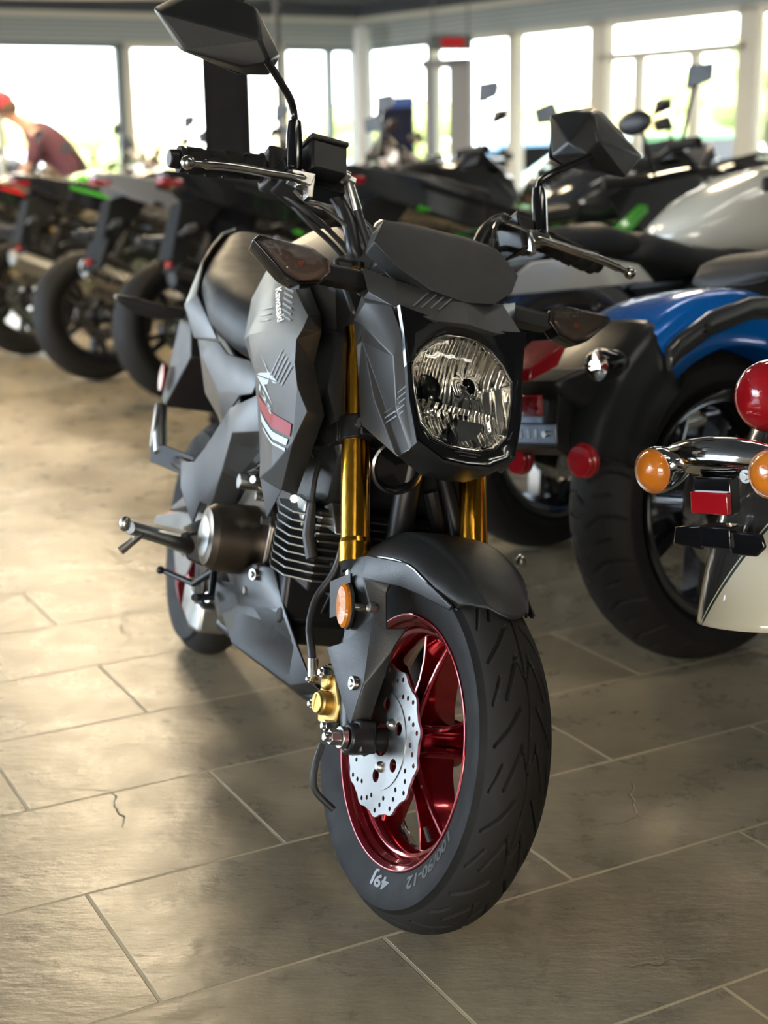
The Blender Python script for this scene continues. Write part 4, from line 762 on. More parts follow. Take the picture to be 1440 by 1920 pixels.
# rear end
wheel_parts(-1.175, B, ('rear_tyre', 'rear_rim'), R(20), 200)
part('swingarm', G().loft([[(x, -y, z-h), (x, -y-.022, z-h), (x, -y-.022, z+h), (x, -y, z+h)] for x, y, z, h in ((-.7, .085, .1, .028), (-.95, .095, .07, .03), (-1.22, .1, .0, .024))]).loft([[(x, y, z-h), (x, y+.022, z-h), (x, y+.022, z+h), (x, y, z+h)] for x, y, z, h in ((-.7, .085, .1, .028), (-.95, .095, .07, .03), (-1.22, .1, .0, .024))]).box((-.75, 0, .1), (.08, .18, .06)), 'fin_alloy', B, bevel=.003)
part('warning_label', G().box((-1.08, -.118, .055), (.07, .001, .014)), 'orange_label', B)
part('chain_guard', G().hull([(-.78, .1, .15), (-1.1, .1, .1), (-.78, .12, .12), (-1.1, .12, .06), (-.78, -.13, .15), (-.84, -.155, .12), (-1.0, -.15, .08), (-.8, -.15, .17)]), 'graphite_plastic', B, bevel=.003)
part('rear_axle_nut', G().cyl((-1.175, -.115, 0), (-1.175, -.135, 0), .014, n=6).cyl((-1.175, -.06, 0), (-1.175, -.12, 0), .012), 'steel', B)
part('rear_shock', G().tube([(-.75, 0, .18), (-.86, 0, .38)], [.03, .026], 16), 'black_metal', B)
part('rear_brake_disc', G().lathe([(.045, -.064), (.09, -.064), (.09, -.061), (.045, -.061)], (-1.175, 0, 0), 'y', 60, closed=True), 'bright_steel', B)
part('rear_mudguard', G().hull([(-1.2, s*.085, .52) for s in (-1, 1)]+[(-1.28, s*.09, .44) for s in (-1, 1)]+[(-1.05, s*.1, .42) for s in (-1, 1)]+[(-1.1, s*.09, .33) for s in (-1, 1)]).hull([(x, s*y, z) for s in (-1, 1) for x, y, z in ((-1.26, .1, .46), (-1.31, .11, .42), (-1.35, .115, .25), (-1.31, .115, .24), (-1.2, .1, .36))]), 'black_plastic', B, bevel=.004)
part('undertray', G().hull([(x, s*y, z) for s in (-1, 1) for x, y, z in ((-.8, .11, .4), (-.8, .11, .25), (-1.1, .1, .46), (-1.1, .1, .36), (-.7, .09, .2))]), 'satin_black', B, bevel=.004)
for sgn in (-1, 1):
    rs = part('rear_turn_signal', G().loft([[(x, sgn*y, z+dz) for x, dz in ((-.012, -.012), (.012, -.014), (.016, .0), (.008, .012), (-.01, .012))] if 0 else [(-1.33+dx, sgn*y, z+dz*k) for dx, dz in ((-.014, -.014), (.016, -.018), (.02, .0), (.01, .014), (-.012, .013))] for y, z, k in ((.1, .44, .6), (.15, .436, 1.0), (.2, .441, 1.05), (.245, .452, .35))]), 'black_plastic', B, bevel=.002)
    part('lens', G().ell((-1.352, sgn*.19, .442), (.006, .04, .012)), 'smoke_lens', B, rs)
part('tail_light', G().hull([(-1.27, s*.04, z) for s in (-1, 1) for z in (.53, .58)]+[(-1.31, s*.03, z) for s in (-1, 1) for z in (.54, .58)]), 'red_lens', B, bevel=.003)
part('rear_reflector', G().cyl((0, 0, 0), (0, .004, 0), 1, 1, 30), 'red_lens', lambda p: B((-1.32+p[0]*.022, -.125-p[1], .3+p[2]*.028)))
part('side_stand', G().tube([(-.58, .12, -.0), (-.56, .19, -.09), (-.54, .262, -.184)], [.012, .01, .009], 10).cyl((-.54, .262, -.186), (-.54, .264, -.192), .022, n=16), 'black_metal', B)
# ================================================================ the rows of motorcycles behind
HD = R(39.7); HV = Vector((math.cos(HD), math.sin(HD), 0)); I = lambda p: Vector(p)
for nme, c in (('paint_blue', (.0, .15, .62)), ('paint_pearl', (.62, .62, .55)), ('paint_green', (.06, .42, .03)), ('paint_red', (.75, .015, .01)), ('paint_black', (.012, .012, .014)), ('paint_silver', (.42, .43, .45)), ('paint_grey', (.07, .072, .078)), ('paint_white', (.72, .73, .74)), ('paint_teal', (.12, .45, .42)), ('paint_bronze', (.12, .09, .07)), ('paint_darkgrey', (.028, .029, .031))):
    mat(nme, c, .22, .25 if nme in ('paint_blue', 'paint_silver') else 0, coat=1., nscale=5)
mat('pinstripe', (.03, .05, .045), .3); mat('cream_panel', (.60, .58, .46), .25, coat=1.)
mat('plate_grey', (.2, .23, .27), .35, .8)
def fat_tyre(name, P, x, z, R_, hw, rr, parent, N=96, carve=False, mats=('rubber', 'tread_rubber')):
    top = []; K = 18
    for i in range(K+1):
        al = i/K*1.15; top.append((R_-hw*.78*(1-math.cos(al)), hw*1.06*math.sin(al), i/K*hw*1.2))
    r1, y1 = top[-1][0], top[-1][1]
    side = [(r1-.012, y1+.002), (r1-.03, y1+.001), (rr+.02, y1-.010), (rr+.004, y1-.016), (rr, y1-.02), (rr-.008, y1-.03)]
    pr = [(r, -y) for r, y in side[::-1]]+[(r, -y) for r, y, w_ in top[::-1]]+[(r, y) for r, y, w_ in top[1:]]+side
    W = np.array([-1.]*6+[-t[2] for t in top[::-1]]+[t[2] for t in top[1:]]+[1.]*6)
    RR = np.array([p[0] for p in pr]); Y = np.array([p[1] for p in pr]); th = np.arange(N)*2*PI/N
    w2, t2 = np.meshgrid(W, th*R_); dep = np.zeros_like(w2)
    if carve:
        Pp = 2*PI*R_/22
        for off, sg in ((0, 1), (Pp/2, -1)):
            aw = w2*sg; tt = np.mod(t2+off, Pp)
            for a, b, h_ in (((.004, .0), (.030, .020), .0024), ((.030, .02), (.062, .024), .0024), ((.062, .024), (.088, .016), .002), ((.02, .06), (.05, .068), .002)):
                for k in (-1, 0, 1):
                    d, u = seg_d(aw, tt+k*Pp, a, b); dep = np.maximum(dep, np.clip((h_+.001-d)/.0016, 0, 1))
        dep *= (np.abs(w2) < .5)
    r = RR[None, :]-dep*.005; n = len(pr); g = G()
    g.v = [(x+r[i, j]*math.sin(th[i]), Y[j], z+r[i, j]*math.cos(th[i])) for i in range(N) for j in range(n)]
    for i in range(N):
        k = (i+1) % N
        for j in range(n-1): g.f.append((i*n+j, i*n+j+1, k*n+j+1, k*n+j)); g.mi.append(1 if 6 <= j < n-7 else 0)
    return mk(name, g, list(mats), parent, P, ang=50)
def moto_wheel(P, x, z, R_, hw, rr, parent, pre, col='black_metal', spokes=5, N=72, disc='steel', carve=False, fork=True):
    fat_tyre(pre+'_tyre', P, x, z, R_, hw, rr, parent, 720 if carve else N, carve)
    h = hw*.86; g = G().lathe([(rr+.006, -h), (rr-.008, -h+.006), (rr-.03, -h*.5), (rr-.034, h*.5), (rr-.008, h-.006), (rr+.006, h), (rr-.004, h), (rr-.02, h-.006), (rr-.042, h*.45), (rr-.04, -h*.45), (rr-.02, -h+.006), (rr-.004, -h)], (x, 0, z), 'y', N, closed=True)
    for k in range(spokes):
        for da in (-.16, .16):
            a = k*2*PI/spokes+.3; a1 = a+da
            g.loft([[(x+r*math.cos(b)+w_*math.sin(b), y, z-r*math.sin(b)+w_*math.cos(b)) for w_, y in ((-.012, -.02), (.012, -.02), (.012, .02), (-.012, .02))] for r, b in ((.03, a), (rr-.035, a1))])
    g.lathe([(.012, -hw), (.05, -hw*.8), (.05, hw*.8), (.012, hw)], (x, 0, z), 'y', 24, closed=True)
    rm = mk(pre+'_rim', g, col, parent, P, ang=35)
    if disc:
        d = mk(pre+'_brake_disc', G().lathe([(.07, -hw*.98), (.13, -hw*.98), (.13, -hw*.98+.005), (.07, -hw*.98+.005)], (x, 0, z), 'y', 40, closed=True), disc, parent, P)
    return rm
def sect(x, hw, z0, z1, n=14, p=.7): 
    zc_ = (z0+z1)/2; h_ = (z1-z0)/2
    return [(x, hw*math.copysign(abs(math.cos(t))**p, math.cos(t)), zc_+h_*math.copysign(abs(math.sin(t))**p, math.sin(t))) for t in [2*PI*k/n for k in range(n)]]
def sym(pts): return [(x, s*y, z) for s in (-1, 1) for x, y, z in pts]
def bike_root(name, x, y, hd, lean, label, group=None):
    # tyre rests on the floor: shift so that the lowest tread point touches z = 0
    M = Matrix.Rotation(hd, 4, 'Z') @ Matrix.Rotation(-R(lean), 4, 'X'); o = empty(name, Matrix.Translation((x, y, 0.004)) @ M)
    tag(o, label, 'motorcycle', group); return o
def roadster(x, y, hd, lean, label, style='naked', body='paint_black', accent='paint_grey', frame='black_metal', rim='black_metal', can='steel', mirrors=True, seed=0, group='motorcycles parked in rows', steer=.0):
    rz = random.Random(seed); o = bike_root('motorcycle', x, y, hd, lean, label, group); P = I
    moto_wheel(P, 0, .315, .315, .088, .218, o, 'rear', rim, 5)
    SA = Vector((-math.sin(R(25)), 0, math.cos(R(25)))); piv = Vector((1.40, 0, .3)); Rm = Matrix.Rotation(steer, 3, SA)
    F = lambda p: piv+Rm @ (Vector(p)-piv)
    moto_wheel(F, 1.40, .30, .30, .06, .218, o, 'front', rim, 5)
    mk('swingarm', G().loft(sym([])+[[(xx, s*yy, z-h), (xx, s*(yy+.03), z-h), (xx, s*(yy+.03), z+h), (xx, s*yy, z+h)] for xx, yy, z, h in ((.02, .115, .315, .03), (.3, .12, .36, .04), (.52, .1, .4, .05))]) if 0 else G().loft([[(xx, -yy, z-h), (xx, -yy-.03, z-h), (xx, -yy-.03, z+h), (xx, -yy, z+h)] for xx, yy, z, h in ((-.03, .115, .315, .028), (.3, .12, .36, .042), (.52, .1, .4, .05))]).loft([[(xx, yy, z-h), (xx, yy+.03, z-h), (xx, yy+.03, z+h), (xx, yy, z+h)] for xx, yy, z, h in ((-.03, .115, .315, .028), (.3, .12, .36, .042), (.52, .1, .4, .05))]), 'black_metal' if rim != 'alloy' else 'alloy', o, bevel=.004)
    mk('axle_nut', G().cyl((0, -.15, .315), (0, -.17, .315), .02, n=6), 'steel', o)
    fr = G()
    for s in (-1, 1):
        fr.tube([(.5, s*.13, .4), (.62, s*.17, .66), (.85, s*.17, .8), (1.18, s*.07, .9)], [.028, .03, .032, .03], 8); fr.tube([(.6, s*.15, .64), (.95, s*.17, .62), (1.15, s*.09, .84)], .016, 8); fr.tube([(.6, s*.12, .66), (.2, s*.1, .78), (-.1, s*.08, .86)], .015, 8)
    mk('frame', fr, frame, o)
    mk('engine', G().hull(sym([(.5, .14, .3), (.55, .15, .52), (.75, .16, .26), (.95, .15, .3), (1.0, .15, .45), (.72, .16, .56)])).hull(sym([(.8, .14, .45), (.95, .14, .42), (.98, .13, .68), (.82, .13, .7)])), 'engine_black', o, bevel=.01)
    mk('clutch_cover', G().cyl((.68, -.15, .42), (.68, -.19, .42), .075, .06, 20), 'fin_alloy', o, bevel=.004); mk('generator_cover', G().cyl((.88, .14, .4), (.88, .185, .4), .06, .05, 20), 'fin_alloy', o, bevel=.004)
    mk('radiator', G().box((1.08, 0, .56), (.04, .3, .24), Matrix.Rotation(R(-12), 3, 'Y')), 'black_metal', o)
    mk('exhaust', G().tube(smooth([(.98, -.06, .5), (1.06, -.07, .36), (.9, -.08, .22), (.6, -.1, .2), (.42, -.14, .27)]), .022, 10), 'steel', o)
    if can: mk('silencer', G().loft([[(xx+.0*math.sin(t), -.20+.052*k*math.cos(t), zz+.062*k*math.sin(t)) for t in [2*PI*q/8 for q in range(8)]] for xx, zz, k in ((.44, .29, .6), (.36, .34, 1), (-.06, .50, 1.05), (-.13, .53, .75))]), can, o, bevel=.004)
    mk('fuel_tank', G().loft([sect(.62, .075, .82, .88), sect(.7, .14, .78, .95), sect(.85, .175, .78, 1.01), sect(1.0, .175, .8, 1.02), sect(1.12, .12, .82, .98), sect(1.18, .06, .86, .95)]), body, o, ang=60)
    for s in (-1, 1): mk('tank_shroud', G().hull([(xx, s*yy, zz) for xx, yy, zz in ((.7, .16, .86), (.75, .18, .78), (1.2, .22, .72), (1.28, .2, .84), (1.1, .2, .97), (.9, .185, .95), (1.1, .19, .64))]), accent if style == 'naked' else body, o, bevel=.006)
    mk('rider_seat', G().loft([sect(.72, .06, .86, .9), sect(.6, .12, .79, .85), sect(.4, .15, .775, .835), sect(.24, .14, .79, .86), sect(.19, .12, .82, .88)]), 'seat_vinyl', o, ang=60)
    mk('pillion_seat', G().loft([sect(.2, .11, .86, .91), sect(.05, .115, .88, .945), sect(-.12, .08, .92, .98), sect(-.18, .05, .94, .98)]), 'seat_vinyl', o, ang=60)
    mk('tail_cowl', G().hull(sym([(.35, .13, .78), (.3, .15, .83), (-.05, .125, .94), (-.22, .07, .985), (-.33, .035, 1.0), (-.34, .03, .97), (-.2, .08, .88), (.1, .11, .78)])), body, o, bevel=.01)
    mk('tail_stripe', G().hull([(xx, -yy, zz) for xx, yy, zz in ((.3, .151, .82), (.28, .152, .80), (-.1, .12, .93), (-.1, .121, .91))]).hull([(xx, yy, zz) for xx, yy, zz in ((.3, .151, .82), (.28, .152, .80), (-.1, .12, .93), (-.1, .121, .91))]), accent, o)
    tl = mk('tail_light', G().hull(sym([(-.32, .03, .98), (-.343, .026, .972), (-.27, .058, .955), (-.28, .055, .935), (-.335, .026, .95)])), 'red_lens', o, bevel=.003)
    mk('rear_mudguard', G().hull(sym([(-.2, .06, .9), (-.12, .07, .86), (-.36, .05, .68), (-.33, .06, .66), (-.28, .04, .88)])).hull(sym([(-.34, .09, .72), (-.4, .09, .6), (-.385, .09, .59), (-.33, .09, .7)]) if seed % 2 else sym([(-.3, .06, .7), (-.34, .06, .64), (-.33, .06, .63), (-.29, .06, .68)])), 'rubber', o, bevel=.005)
    mk('rear_reflector', G().box((-.40, 0, .63), (.012, .045, .025)) if seed % 2 else G().box((-.342, 0, .66), (.012, .04, .025)), 'red_lens', o)
    for s in (-1, 1):
        mk('rear_turn_signal', G().tube([(-.31, s*.05, .76), (-.33, s*.13, .765), (-.34, s*.22, .77)], [.011, .011, .004], 8).ell((-.335, s*.17, .768), (.02, .045, .018), 10, 6), 'black_plastic', o)
        mk('fork_leg', G().cyl((1.40, s*.105, .26), (1.235, s*.105, .62), .028, n=14).cyl((1.235, s*.105, .62), (1.09, s*.105, .93), .026, n=14), 'gold_anodised' if rz.random() < .3 else 'black_metal', o, F)
        mk('foot_peg', G().tube([(.42, s*.14, .42), (.42, s*.25, .42)], .012, 8), 'alloy', o)
        mk('grip', G().tube([(.98, s*.24, 1.02), (.95, s*.38, 1.01)], .019, 10), 'rubber', o, F)
        mk('lever', G().tube([(1.03, s*.2, 1.02), (1.03, s*.3, 1.01), (1.0, s*.37, 1.0)], .006, 6), 'steel', o, F)
        if mirrors:
            ml = mk('mirror', G().hull([(xx, s*yy, zz) for xx, yy, zz in ((1.0, .3, 1.2), (1.0, .42, 1.21), (1.0, .43, 1.27), (1.0, .32, 1.28), (1.04, .33, 1.22), (1.04, .4, 1.25))]), 'black_plastic', o, F, bevel=.004)
            mk('mirror_stem', G().tube([(1.04, s*.24, 1.03), (1.05, s*.27, 1.14), (1.03, s*.33, 1.22)], .006, 6), 'gloss_black', ml, F)
    mk('handlebar', G().tube([(.98, -.25, 1.02), (1.06, -.12, 1.0), (1.06, .12, 1.0), (.98, .25, 1.02)], .012, 10).box((1.09, 0, .95), (.08, .26, .04)), 'black_metal', o, F)
    mk('front_mudguard', G().lathe([(.325, -.055), (.335, 0), (.325, .055), (.318, .055), (.328, 0), (.318, -.055)], (1.4, 0, .3), 'y', 20, R(20), R(150), closed=True), body, o, F)
    if style == 'sport':
        for s in (-1, 1): mk('side_fairing', G().hull([(xx, s*yy, zz) for xx, yy, zz in ((1.55, .12, .92), (1.35, .23, .9), (1.05, .22, .8), (.9, .2, .5), (.75, .16, .28), (.95, .15, .22), (1.2, .2, .4), (1.25, .18, .62), (1.45, .2, .8))]), accent if rz.random() < .5 else body, o, bevel=.01)
        mk('nose_fairing', G().hull(sym([(1.62, .05, .88), (1.6, .12, .86), (1.45, .2, .95), (1.3, .2, 1.0), (1.62, .04, .94), (1.4, .17, .78), (1.25, .2, .9)])), body, o, bevel=.012)
        mk('windscreen', G().loft([[(1.5, y, 1.0-abs(y)*.3), (1.36, y*.95, 1.12-abs(y)*.5), (1.26, y*.8, 1.17-abs(y)*.7)] for y in (-.15, -.1, -.05, 0, .05, .1, .15)], False, False), 'smoke_lens', o, solid=.003)
        mk('headlight', G().hull(sym([(1.6, .05, .89), (1.57, .14, .9), (1.56, .14, .86), (1.61, .05, .86)])), 'clear_lens', o)
    else:
        mk('headlight', G().hull(sym([(1.3, .1, .96), (1.38, .1, .93), (1.42, .08, .86), (1.38, .07, .78), (1.28, .09, .8), (1.24, .08, .94)])), 'gloss_black', o, F, bevel=.012)
        mk('headlight_lens', G().hull(sym([(1.39, .085, .92), (1.43, .07, .86), (1.395, .06, .79)])), 'clear_lens', o, F, bevel=.004)
        mk('meter_cowl', G().hull(sym([(1.3, .1, .97), (1.36, .09, .95), (1.2, .07, 1.08), (1.18, .08, 1.0)])), body, o, F, bevel=.008)
    return o
def shell(name, P, cx, cz, R_, hw, a0, a1, m, parent, th=.006, n=36, drop=.07, nose=0, **k):
    "deep mudguard: an arc round the wheel with a rounded section and skirts"
    g = G(); rows = []
    for i in range(n+1):
        a = a0+(a1-a0)*i/n; t = i/n; row = []
        w_ = hw*(1-(.0 if nose == 0 else nose*max(0, (.18-t)/.18)**2))
        for c, dr in ((-1, drop), (-1, drop*.5), (-.985, .028), (-.93, .014), (-.8, .006), (-.5, .0015), (0, 0), (.5, .0015), (.8, .006), (.93, .014), (.985, .028), (1, drop*.5), (1, drop)):
            r = R_-dr; row.append((cx+r*math.cos(a), c*w_, cz+r*math.sin(a)))
        rows.append(row)
    g.loft(rows, False, False); return mk(name, g, m, parent, P, solid=th, ang=40, **k)
def cruiser(x, y, lean, label, body, hd=HD, carve=False):
    tank = True; o = bike_root('motorcycle', x, y, hd, lean, label, 'motorcycles parked in rows'); P = I
    moto_wheel(P, 0, .312, .312, .082, .222, o, 'rear', 'gloss_black', 5, 96, 'steel', carve)
    moto_wheel(P, 1.58, .325, .325, .065, .235, o, 'front', 'gloss_black', 5)
    mk('swingarm', G().tube([(0, -.12, .312), (.45, -.13, .36)], .022).tube([(0, .12, .312), (.45, .13, .36)], .022).cyl((0, -.14, .312), (0, .14, .312), .013, n=12), 'black_metal', o)
    mk('belt_cover', G().hull([(.1, .11, .34), (.1, .11, .28), (.5, .12, .33), (.5, .12, .42), (.1, .13, .34), (.5, .14, .42)]), 'black_plastic', o, bevel=.004)
    for s in (-1, 1):
        mk('rear_shock', G().cyl((.05, s*.135, .36), (.16, s*.135, .60), .012, n=12).tube([(.07, s*.135, .40), (.15, s*.135, .57)], [.028, .028], 14).cyl((.02, s*.135, .33), (.06, s*.135, .38), .018), 'chrome', o)
        mk('exhaust_pipe', G().tube(smooth([(.8, -.12, .5), (.9, -.16, .32), (.75, -.17, .22), (.3, -.18, .2+.0*s)]), .026, 12) if s < 0 else G().tube(smooth([(.7, -.1, .5), (.6, -.16, .4), (.5, -.18, .3), (.1, -.19, .27)]), .026, 12), 'chrome', o)
        mk('fork_leg', G().cyl((1.58, s*.11, .325), (1.2, s*.11, .92), .026, n=14), 'chrome', o)
        mk('foot_peg', G().tube([(.95, s*.15, .3), (.95, s*.3, .3)], .014, 8), 'rubber', o)
        mk('grip', G().tube([(.92, s*.34, .98), (.8, s*.42, .98)], .018, 10), 'rubber', o)
        ml = mk('mirror', G().ell((.92, s*.38, 1.16), (.02, .07, .04), 14, 8), 'black_plastic', o); mk('mirror_stem', G().tube([(.94, s*.33, 1.0), (.93, s*.36, 1.13)], .006, 8), 'gloss_black', ml)
    mk('handlebar', G().tube(smooth([(.92, -.34, .98), (1.06, -.22, .99), (1.14, -.08, .92), (1.14, .08, .92), (1.06, .22, .99), (.92, .34, .98)]), .013, 10), 'gloss_black', o)
    mk('engine', G().hull(sym([(.5, .13, .22), (.55, .13, .48), (.9, .13, .2), (.95, .12, .42)])).hull(sym([(.6, .09, .45), (.7, .09, .45), (.62, .1, .68), (.5, .1, .66)])).hull(sym([(.78, .09, .45), (.88, .09, .43), (.98, .1, .62), (.86, .1, .68)])), 'engine_black', o, bevel=.012)
    mk('frame', G().tube([(.3, -.12, .4), (.35, -.12, .6), (.9, -.08, .72), (1.22, -.03, .86)], .02).tube([(.3, .12, .4), (.35, .12, .6), (.9, .08, .72), (1.22, .03, .86)], .02).tube([(1.2, 0, .86), (1.05, 0, .3), (.5, 0, .18)], .022), 'black_metal', o)
    if tank: mk('fuel_tank', G().loft([sect(.56, .04, .76, .80, 20), sect(.62, .12, .72, .84, 20), sect(.74, .165, .70, .90, 20), sect(.9, .185, .70, .955, 20), sect(1.05, .165, .73, .975, 20), sect(1.15, .10, .78, .96, 20), sect(1.19, .04, .83, .92, 20)]), body, o, ang=70)
    hl_ = mk('headlight', G().lathe([(0, -.13), (.05, -.12), (.085, -.06), (.095, 0), (.088, .015)], (1.34, 0, .84), 'x', 28), 'gloss_black', o); mk('lens', G().lathe([(0, .03), (.05, .025), (.088, .012), (0, .01)], (1.34, 0, .84), 'x', 28), 'clear_lens', hl_)
    shell('front_mudguard', P, 1.58, .325, .365, .085, R(35), R(160), body, o)
    return o

# nearest right: dark mudguard with cream side panels, chrome light bar
C0 = cruiser(.855, 2.08, 7, 'motorcycle at the right edge with a dark cream-panelled mudguard and chrome signal bar', 'cream_panel')
g = G(); NA, NB = 110, 120
for i in range(NA+1):
    a = R(50)+(R(174)-R(50))*i/NA; Rr_ = .458+.03*max(0, (i/NA-.75)/.25)**1.5
    for j in range(NB+1):
        b_ = (j/NB*2-1); be = b_*R(80); yy = .088*math.sin(be)/math.sin(R(80)); r = Rr_-.075*(1-math.cos(be))-.10*max(0, abs(b_)-.8)/.2*1.0
        g.v.append((r*math.cos(a), yy, .312+r*math.sin(a)))
for i in range(NA):
    for j in range(NB):
        q = (i*(NB+1)+j, i*(NB+1)+j+1, (i+1)*(NB+1)+j+1, (i+1)*(NB+1)+j); g.f.append(q)
        g.mi.append(0)
def two_tone():
    m = mat('two_tone_paint', (.6, .58, .46), .22, coat=1.); nt = m.node_tree; bs = nt.nodes['Principled BSDF']; L = nt.links
    tc = nt.nodes.new('ShaderNodeTexCoord'); sp = nt.nodes.new('ShaderNodeSeparateXYZ'); L.new(tc.outputs['Object'], sp.inputs[0])
    f = nt.nodes.new('ShaderNodeMath'); f.operation = 'MULTIPLY_ADD'; L.new(sp.outputs['Z'], f.inputs[0]); f.inputs[1].default_value = .62; L.new(sp.outputs['Y'], f.inputs[2])
    cr = nt.nodes.new('ShaderNodeValToRGB'); cr.color_ramp.interpolation = 'CONSTANT'; L.new(mapr(nt, f.outputs[0], .17, .37, 0, 1), cr.inputs[0])
    e = cr.color_ramp.elements; e[0].position = 0; e[0].color = (.6, .58, .46, 1); e[1].position = .5; e[1].color = (.03, .05, .045, 1)
    for p_, c in ((.52, (.6, .58, .46, 1)), (.535, (.028, .029, .031, 1))): q = e.new(p_); q.color = c
    L.new(cr.outputs[0], bs.inputs['Base Color'])
two_tone(); mk('rear_mudguard', g, 'two_tone_paint', C0, solid=.005, ang=50)
mk('sticker', G().box((-.4, -.0935, .405), (.02, .002, .022)), 'orange_label', C0)
tl = mk('tail_light', G().loft([[(-.36+dx, y*.05*k2, .662+dz*k2*.052) for y, dz in [(math.cos(t), math.sin(t)) for t in [2*PI*q/26 for q in range(26)]]] for dx, k2 in ((.06, 1.0), (.01, 1.02), (-.02, .9), (-.035, .6), (-.04, .1))]), 'red_lens', C0, ang=60, sub=1)
mk('tail_light_base', G().loft([[(-.31+dx, math.cos(t)*.053*k, .652+math.sin(t)*.055*k) for t in [2*PI*q/26 for q in range(26)]] for dx, k in ((-.02, 1.03), (.0, 1.06), (.09, .9))]), 'chrome', tl)
lb_ = mk('signal_bar', G().loft([[(-.462+dx+.01*(1-k), y, .592+dz+.006*(k-1)) for dx, dz in [(k*.022*math.cos(t), k*.02*math.sin(t)) for t in [2*PI*q/20 for q in range(20)]]] for y, k in ((.088, .9), (.075, 1.05), (.05, 1.25), (.02, 1.35), (-.02, 1.3), (-.05, 1.1), (-.08, .8))]), 'chrome', C0, ang=60)
for s in (-1, 1):
    sg_ = mk('turn_signal', G().lathe([(0, .06), (.014, .056), (.025, .038), (.031, .014), (.033, -.006), (.031, -.012), (.028, -.008)], (-.488, s*.094, .577), 'x', 32), 'chrome', C0, ang=60)
    mk('lens', G().lathe([(0, -.026), (.012, -.025), (.022, -.02), (.029, -.012), (.03, -.006), (0, -.006)], (-.488, s*.094, .577), 'x', 36), 'amber_lens', sg_)
mk('bar_bolt', G().cyl((-.48, -.05, .572), (-.489, -.05, .572), .009, n=20).cyl((-.486, -.05, .572), (-.492, -.05, .572), .005, n=6), 'steel', lb_)
rb = mk('reflector_bracket', G().box((-.485, .0, .545), (.02, .06, .05)).hull([(-.49, y, z) for y, z in ((.07, .50), (.075, .475), (.025, .47), (.02, .505))]+[(-.485, y, z) for y, z in ((.07, .50), (.075, .475), (.025, .47), (.02, .505))]).hull([(-.49+dx, y, z) for dx in (0, .006) for y, z in ((-.02, .50), (-.02, .467), (-.06, .467), (-.075, .48), (-.07, .497))]).box((-.48, 0, .49), (.03, .05, .03)), 'gloss_black', C0, bevel=.003)
mk('red_reflector', G().box((-.498, .0, .537), (.010, .06, .029)), 'red_lens', rb, bevel=.002)

# blue cruiser
C1 = cruiser(.65, 2.73, 7, 'blue cruiser with a fat rear tyre and black tail section', 'paint_blue', hd=R(37), carve=True)
shell('rear_mudguard', I, 0, .312, .425, .115, R(20), R(126), 'paint_blue', C1, drop=.115, n=40)
shell('tail_section', I, .0, .312, .43, .118, R(118), R(159), 'satin_black', C1, drop=.14, n=24, nose=.12)
mk('tail_block', G().hull(sym([(-.28, .095, .6), (-.36, .075, .615), (-.42, .06, .595), (-.40, .05, .56), (-.3, .09, .52), (-.2, .09, .6)])), 'black_plastic', C1, bevel=.01)
for s in (-1, 1):
    st_ = mk('mudguard_strut', G().tube(smooth([(-.19, s*.128, .628), (-.1, s*.128, .672), (.02, s*.128, .698), (.15, s*.128, .69), (.28, s*.126, .655)]), [.012]+[.024]*23+[.02], 14) if 0 else G().loft([[(xx+ddx, s*(.119+dy), zz+dz) for ddx, dy, dz in ((0, 0, -.024), (0, .014, -.02), (0, .018, 0), (0, .014, .02), (0, 0, .024))] for xx, zz, ddx in ((-.2, .612, 0), (-.17, .632, 0), (-.08, .668, 0), (.04, .69, 0), (.18, .685, 0), (.32, .65, 0))]), 'paint_darkgrey', C1, bevel=.004)
    mk('strut_bolt', G().cyl((-.10, s*.13, .662), (-.10, s*.141, .662), .009, n=16), 'gloss_black', st_)
    sg_ = mk('turn_signal', G().lathe([(0, .07), (.014, .062), (.024, .04), (.029, .0), (.027, -.006)], (-.385, s*.135, .62), 'x', 28).cyl((-.3, s*.09, .615), (-.37, s*.135, .62), .011, n=12), 'gloss_black', C1, ang=60)
    mk('lens', G().lathe([(0, -.026), (.012, -.024), (.022, -.016), (.0275, -.004), (0, .002)], (-.385, s*.135, .62), 'x', 32), 'clear_lens', sg_)
    mk('signal_reflector', G().lathe([(.027, -.003), (.018, .015), (.005, .03), (0, .03)], (-.385, s*.135, .62), 'x', 28), 'chrome', sg_)
    mk('round_reflector', G().cyl((-.39, s*.085, .452), (-.402, s*.085, .452), .029, n=30).cyl((-.38, s*.085, .452), (-.392, s*.085, .452), .032, n=30), 'red_lens', C1, bevel=.002)
tl = mk('tail_light', G().hull([(-.36, .06, .668), (-.36, -.045, .668), (-.45, .04, .622), (-.45, -.03, .622), (-.46, .02, .600), (-.455, -.03, .60), (-.40, -.05, .622), (-.40, .06, .622)]), 'red_lens', C1, bevel=.003)
mk('plate_bracket', G().box((-.435, 0, .505), (.006, .14, .036)).box((-.42, 0, .54), (.02, .06, .05)), 'plate_grey', C1, bevel=.002)
for y in (-.045, .045): mk('bracket_bolt', G().cyl((-.437, y, .505), (-.444, y, .505), .006, n=12), 'steel', C1)
for y in (-.02, 0, .02): mk('bracket_slot', G().box((-.4385, y, .505), (.002, .007, .016)), 'gloss_black', C1)
mk('red_reflector', G().box((-.435, 0, .555), (.012, .07, .038)), 'red_lens', C1, bevel=.002)
mk('bracket_arm', G().hull([(xx, s*yy, zz) for s in (-1, 1) for xx, yy, zz in ((-.36, .05, .6), (-.40, .05, .6), (-.43, .06, .48), (-.40, .06, .46), (-.37, .04, .5))])  , 'black_plastic', C1, bevel=.004)
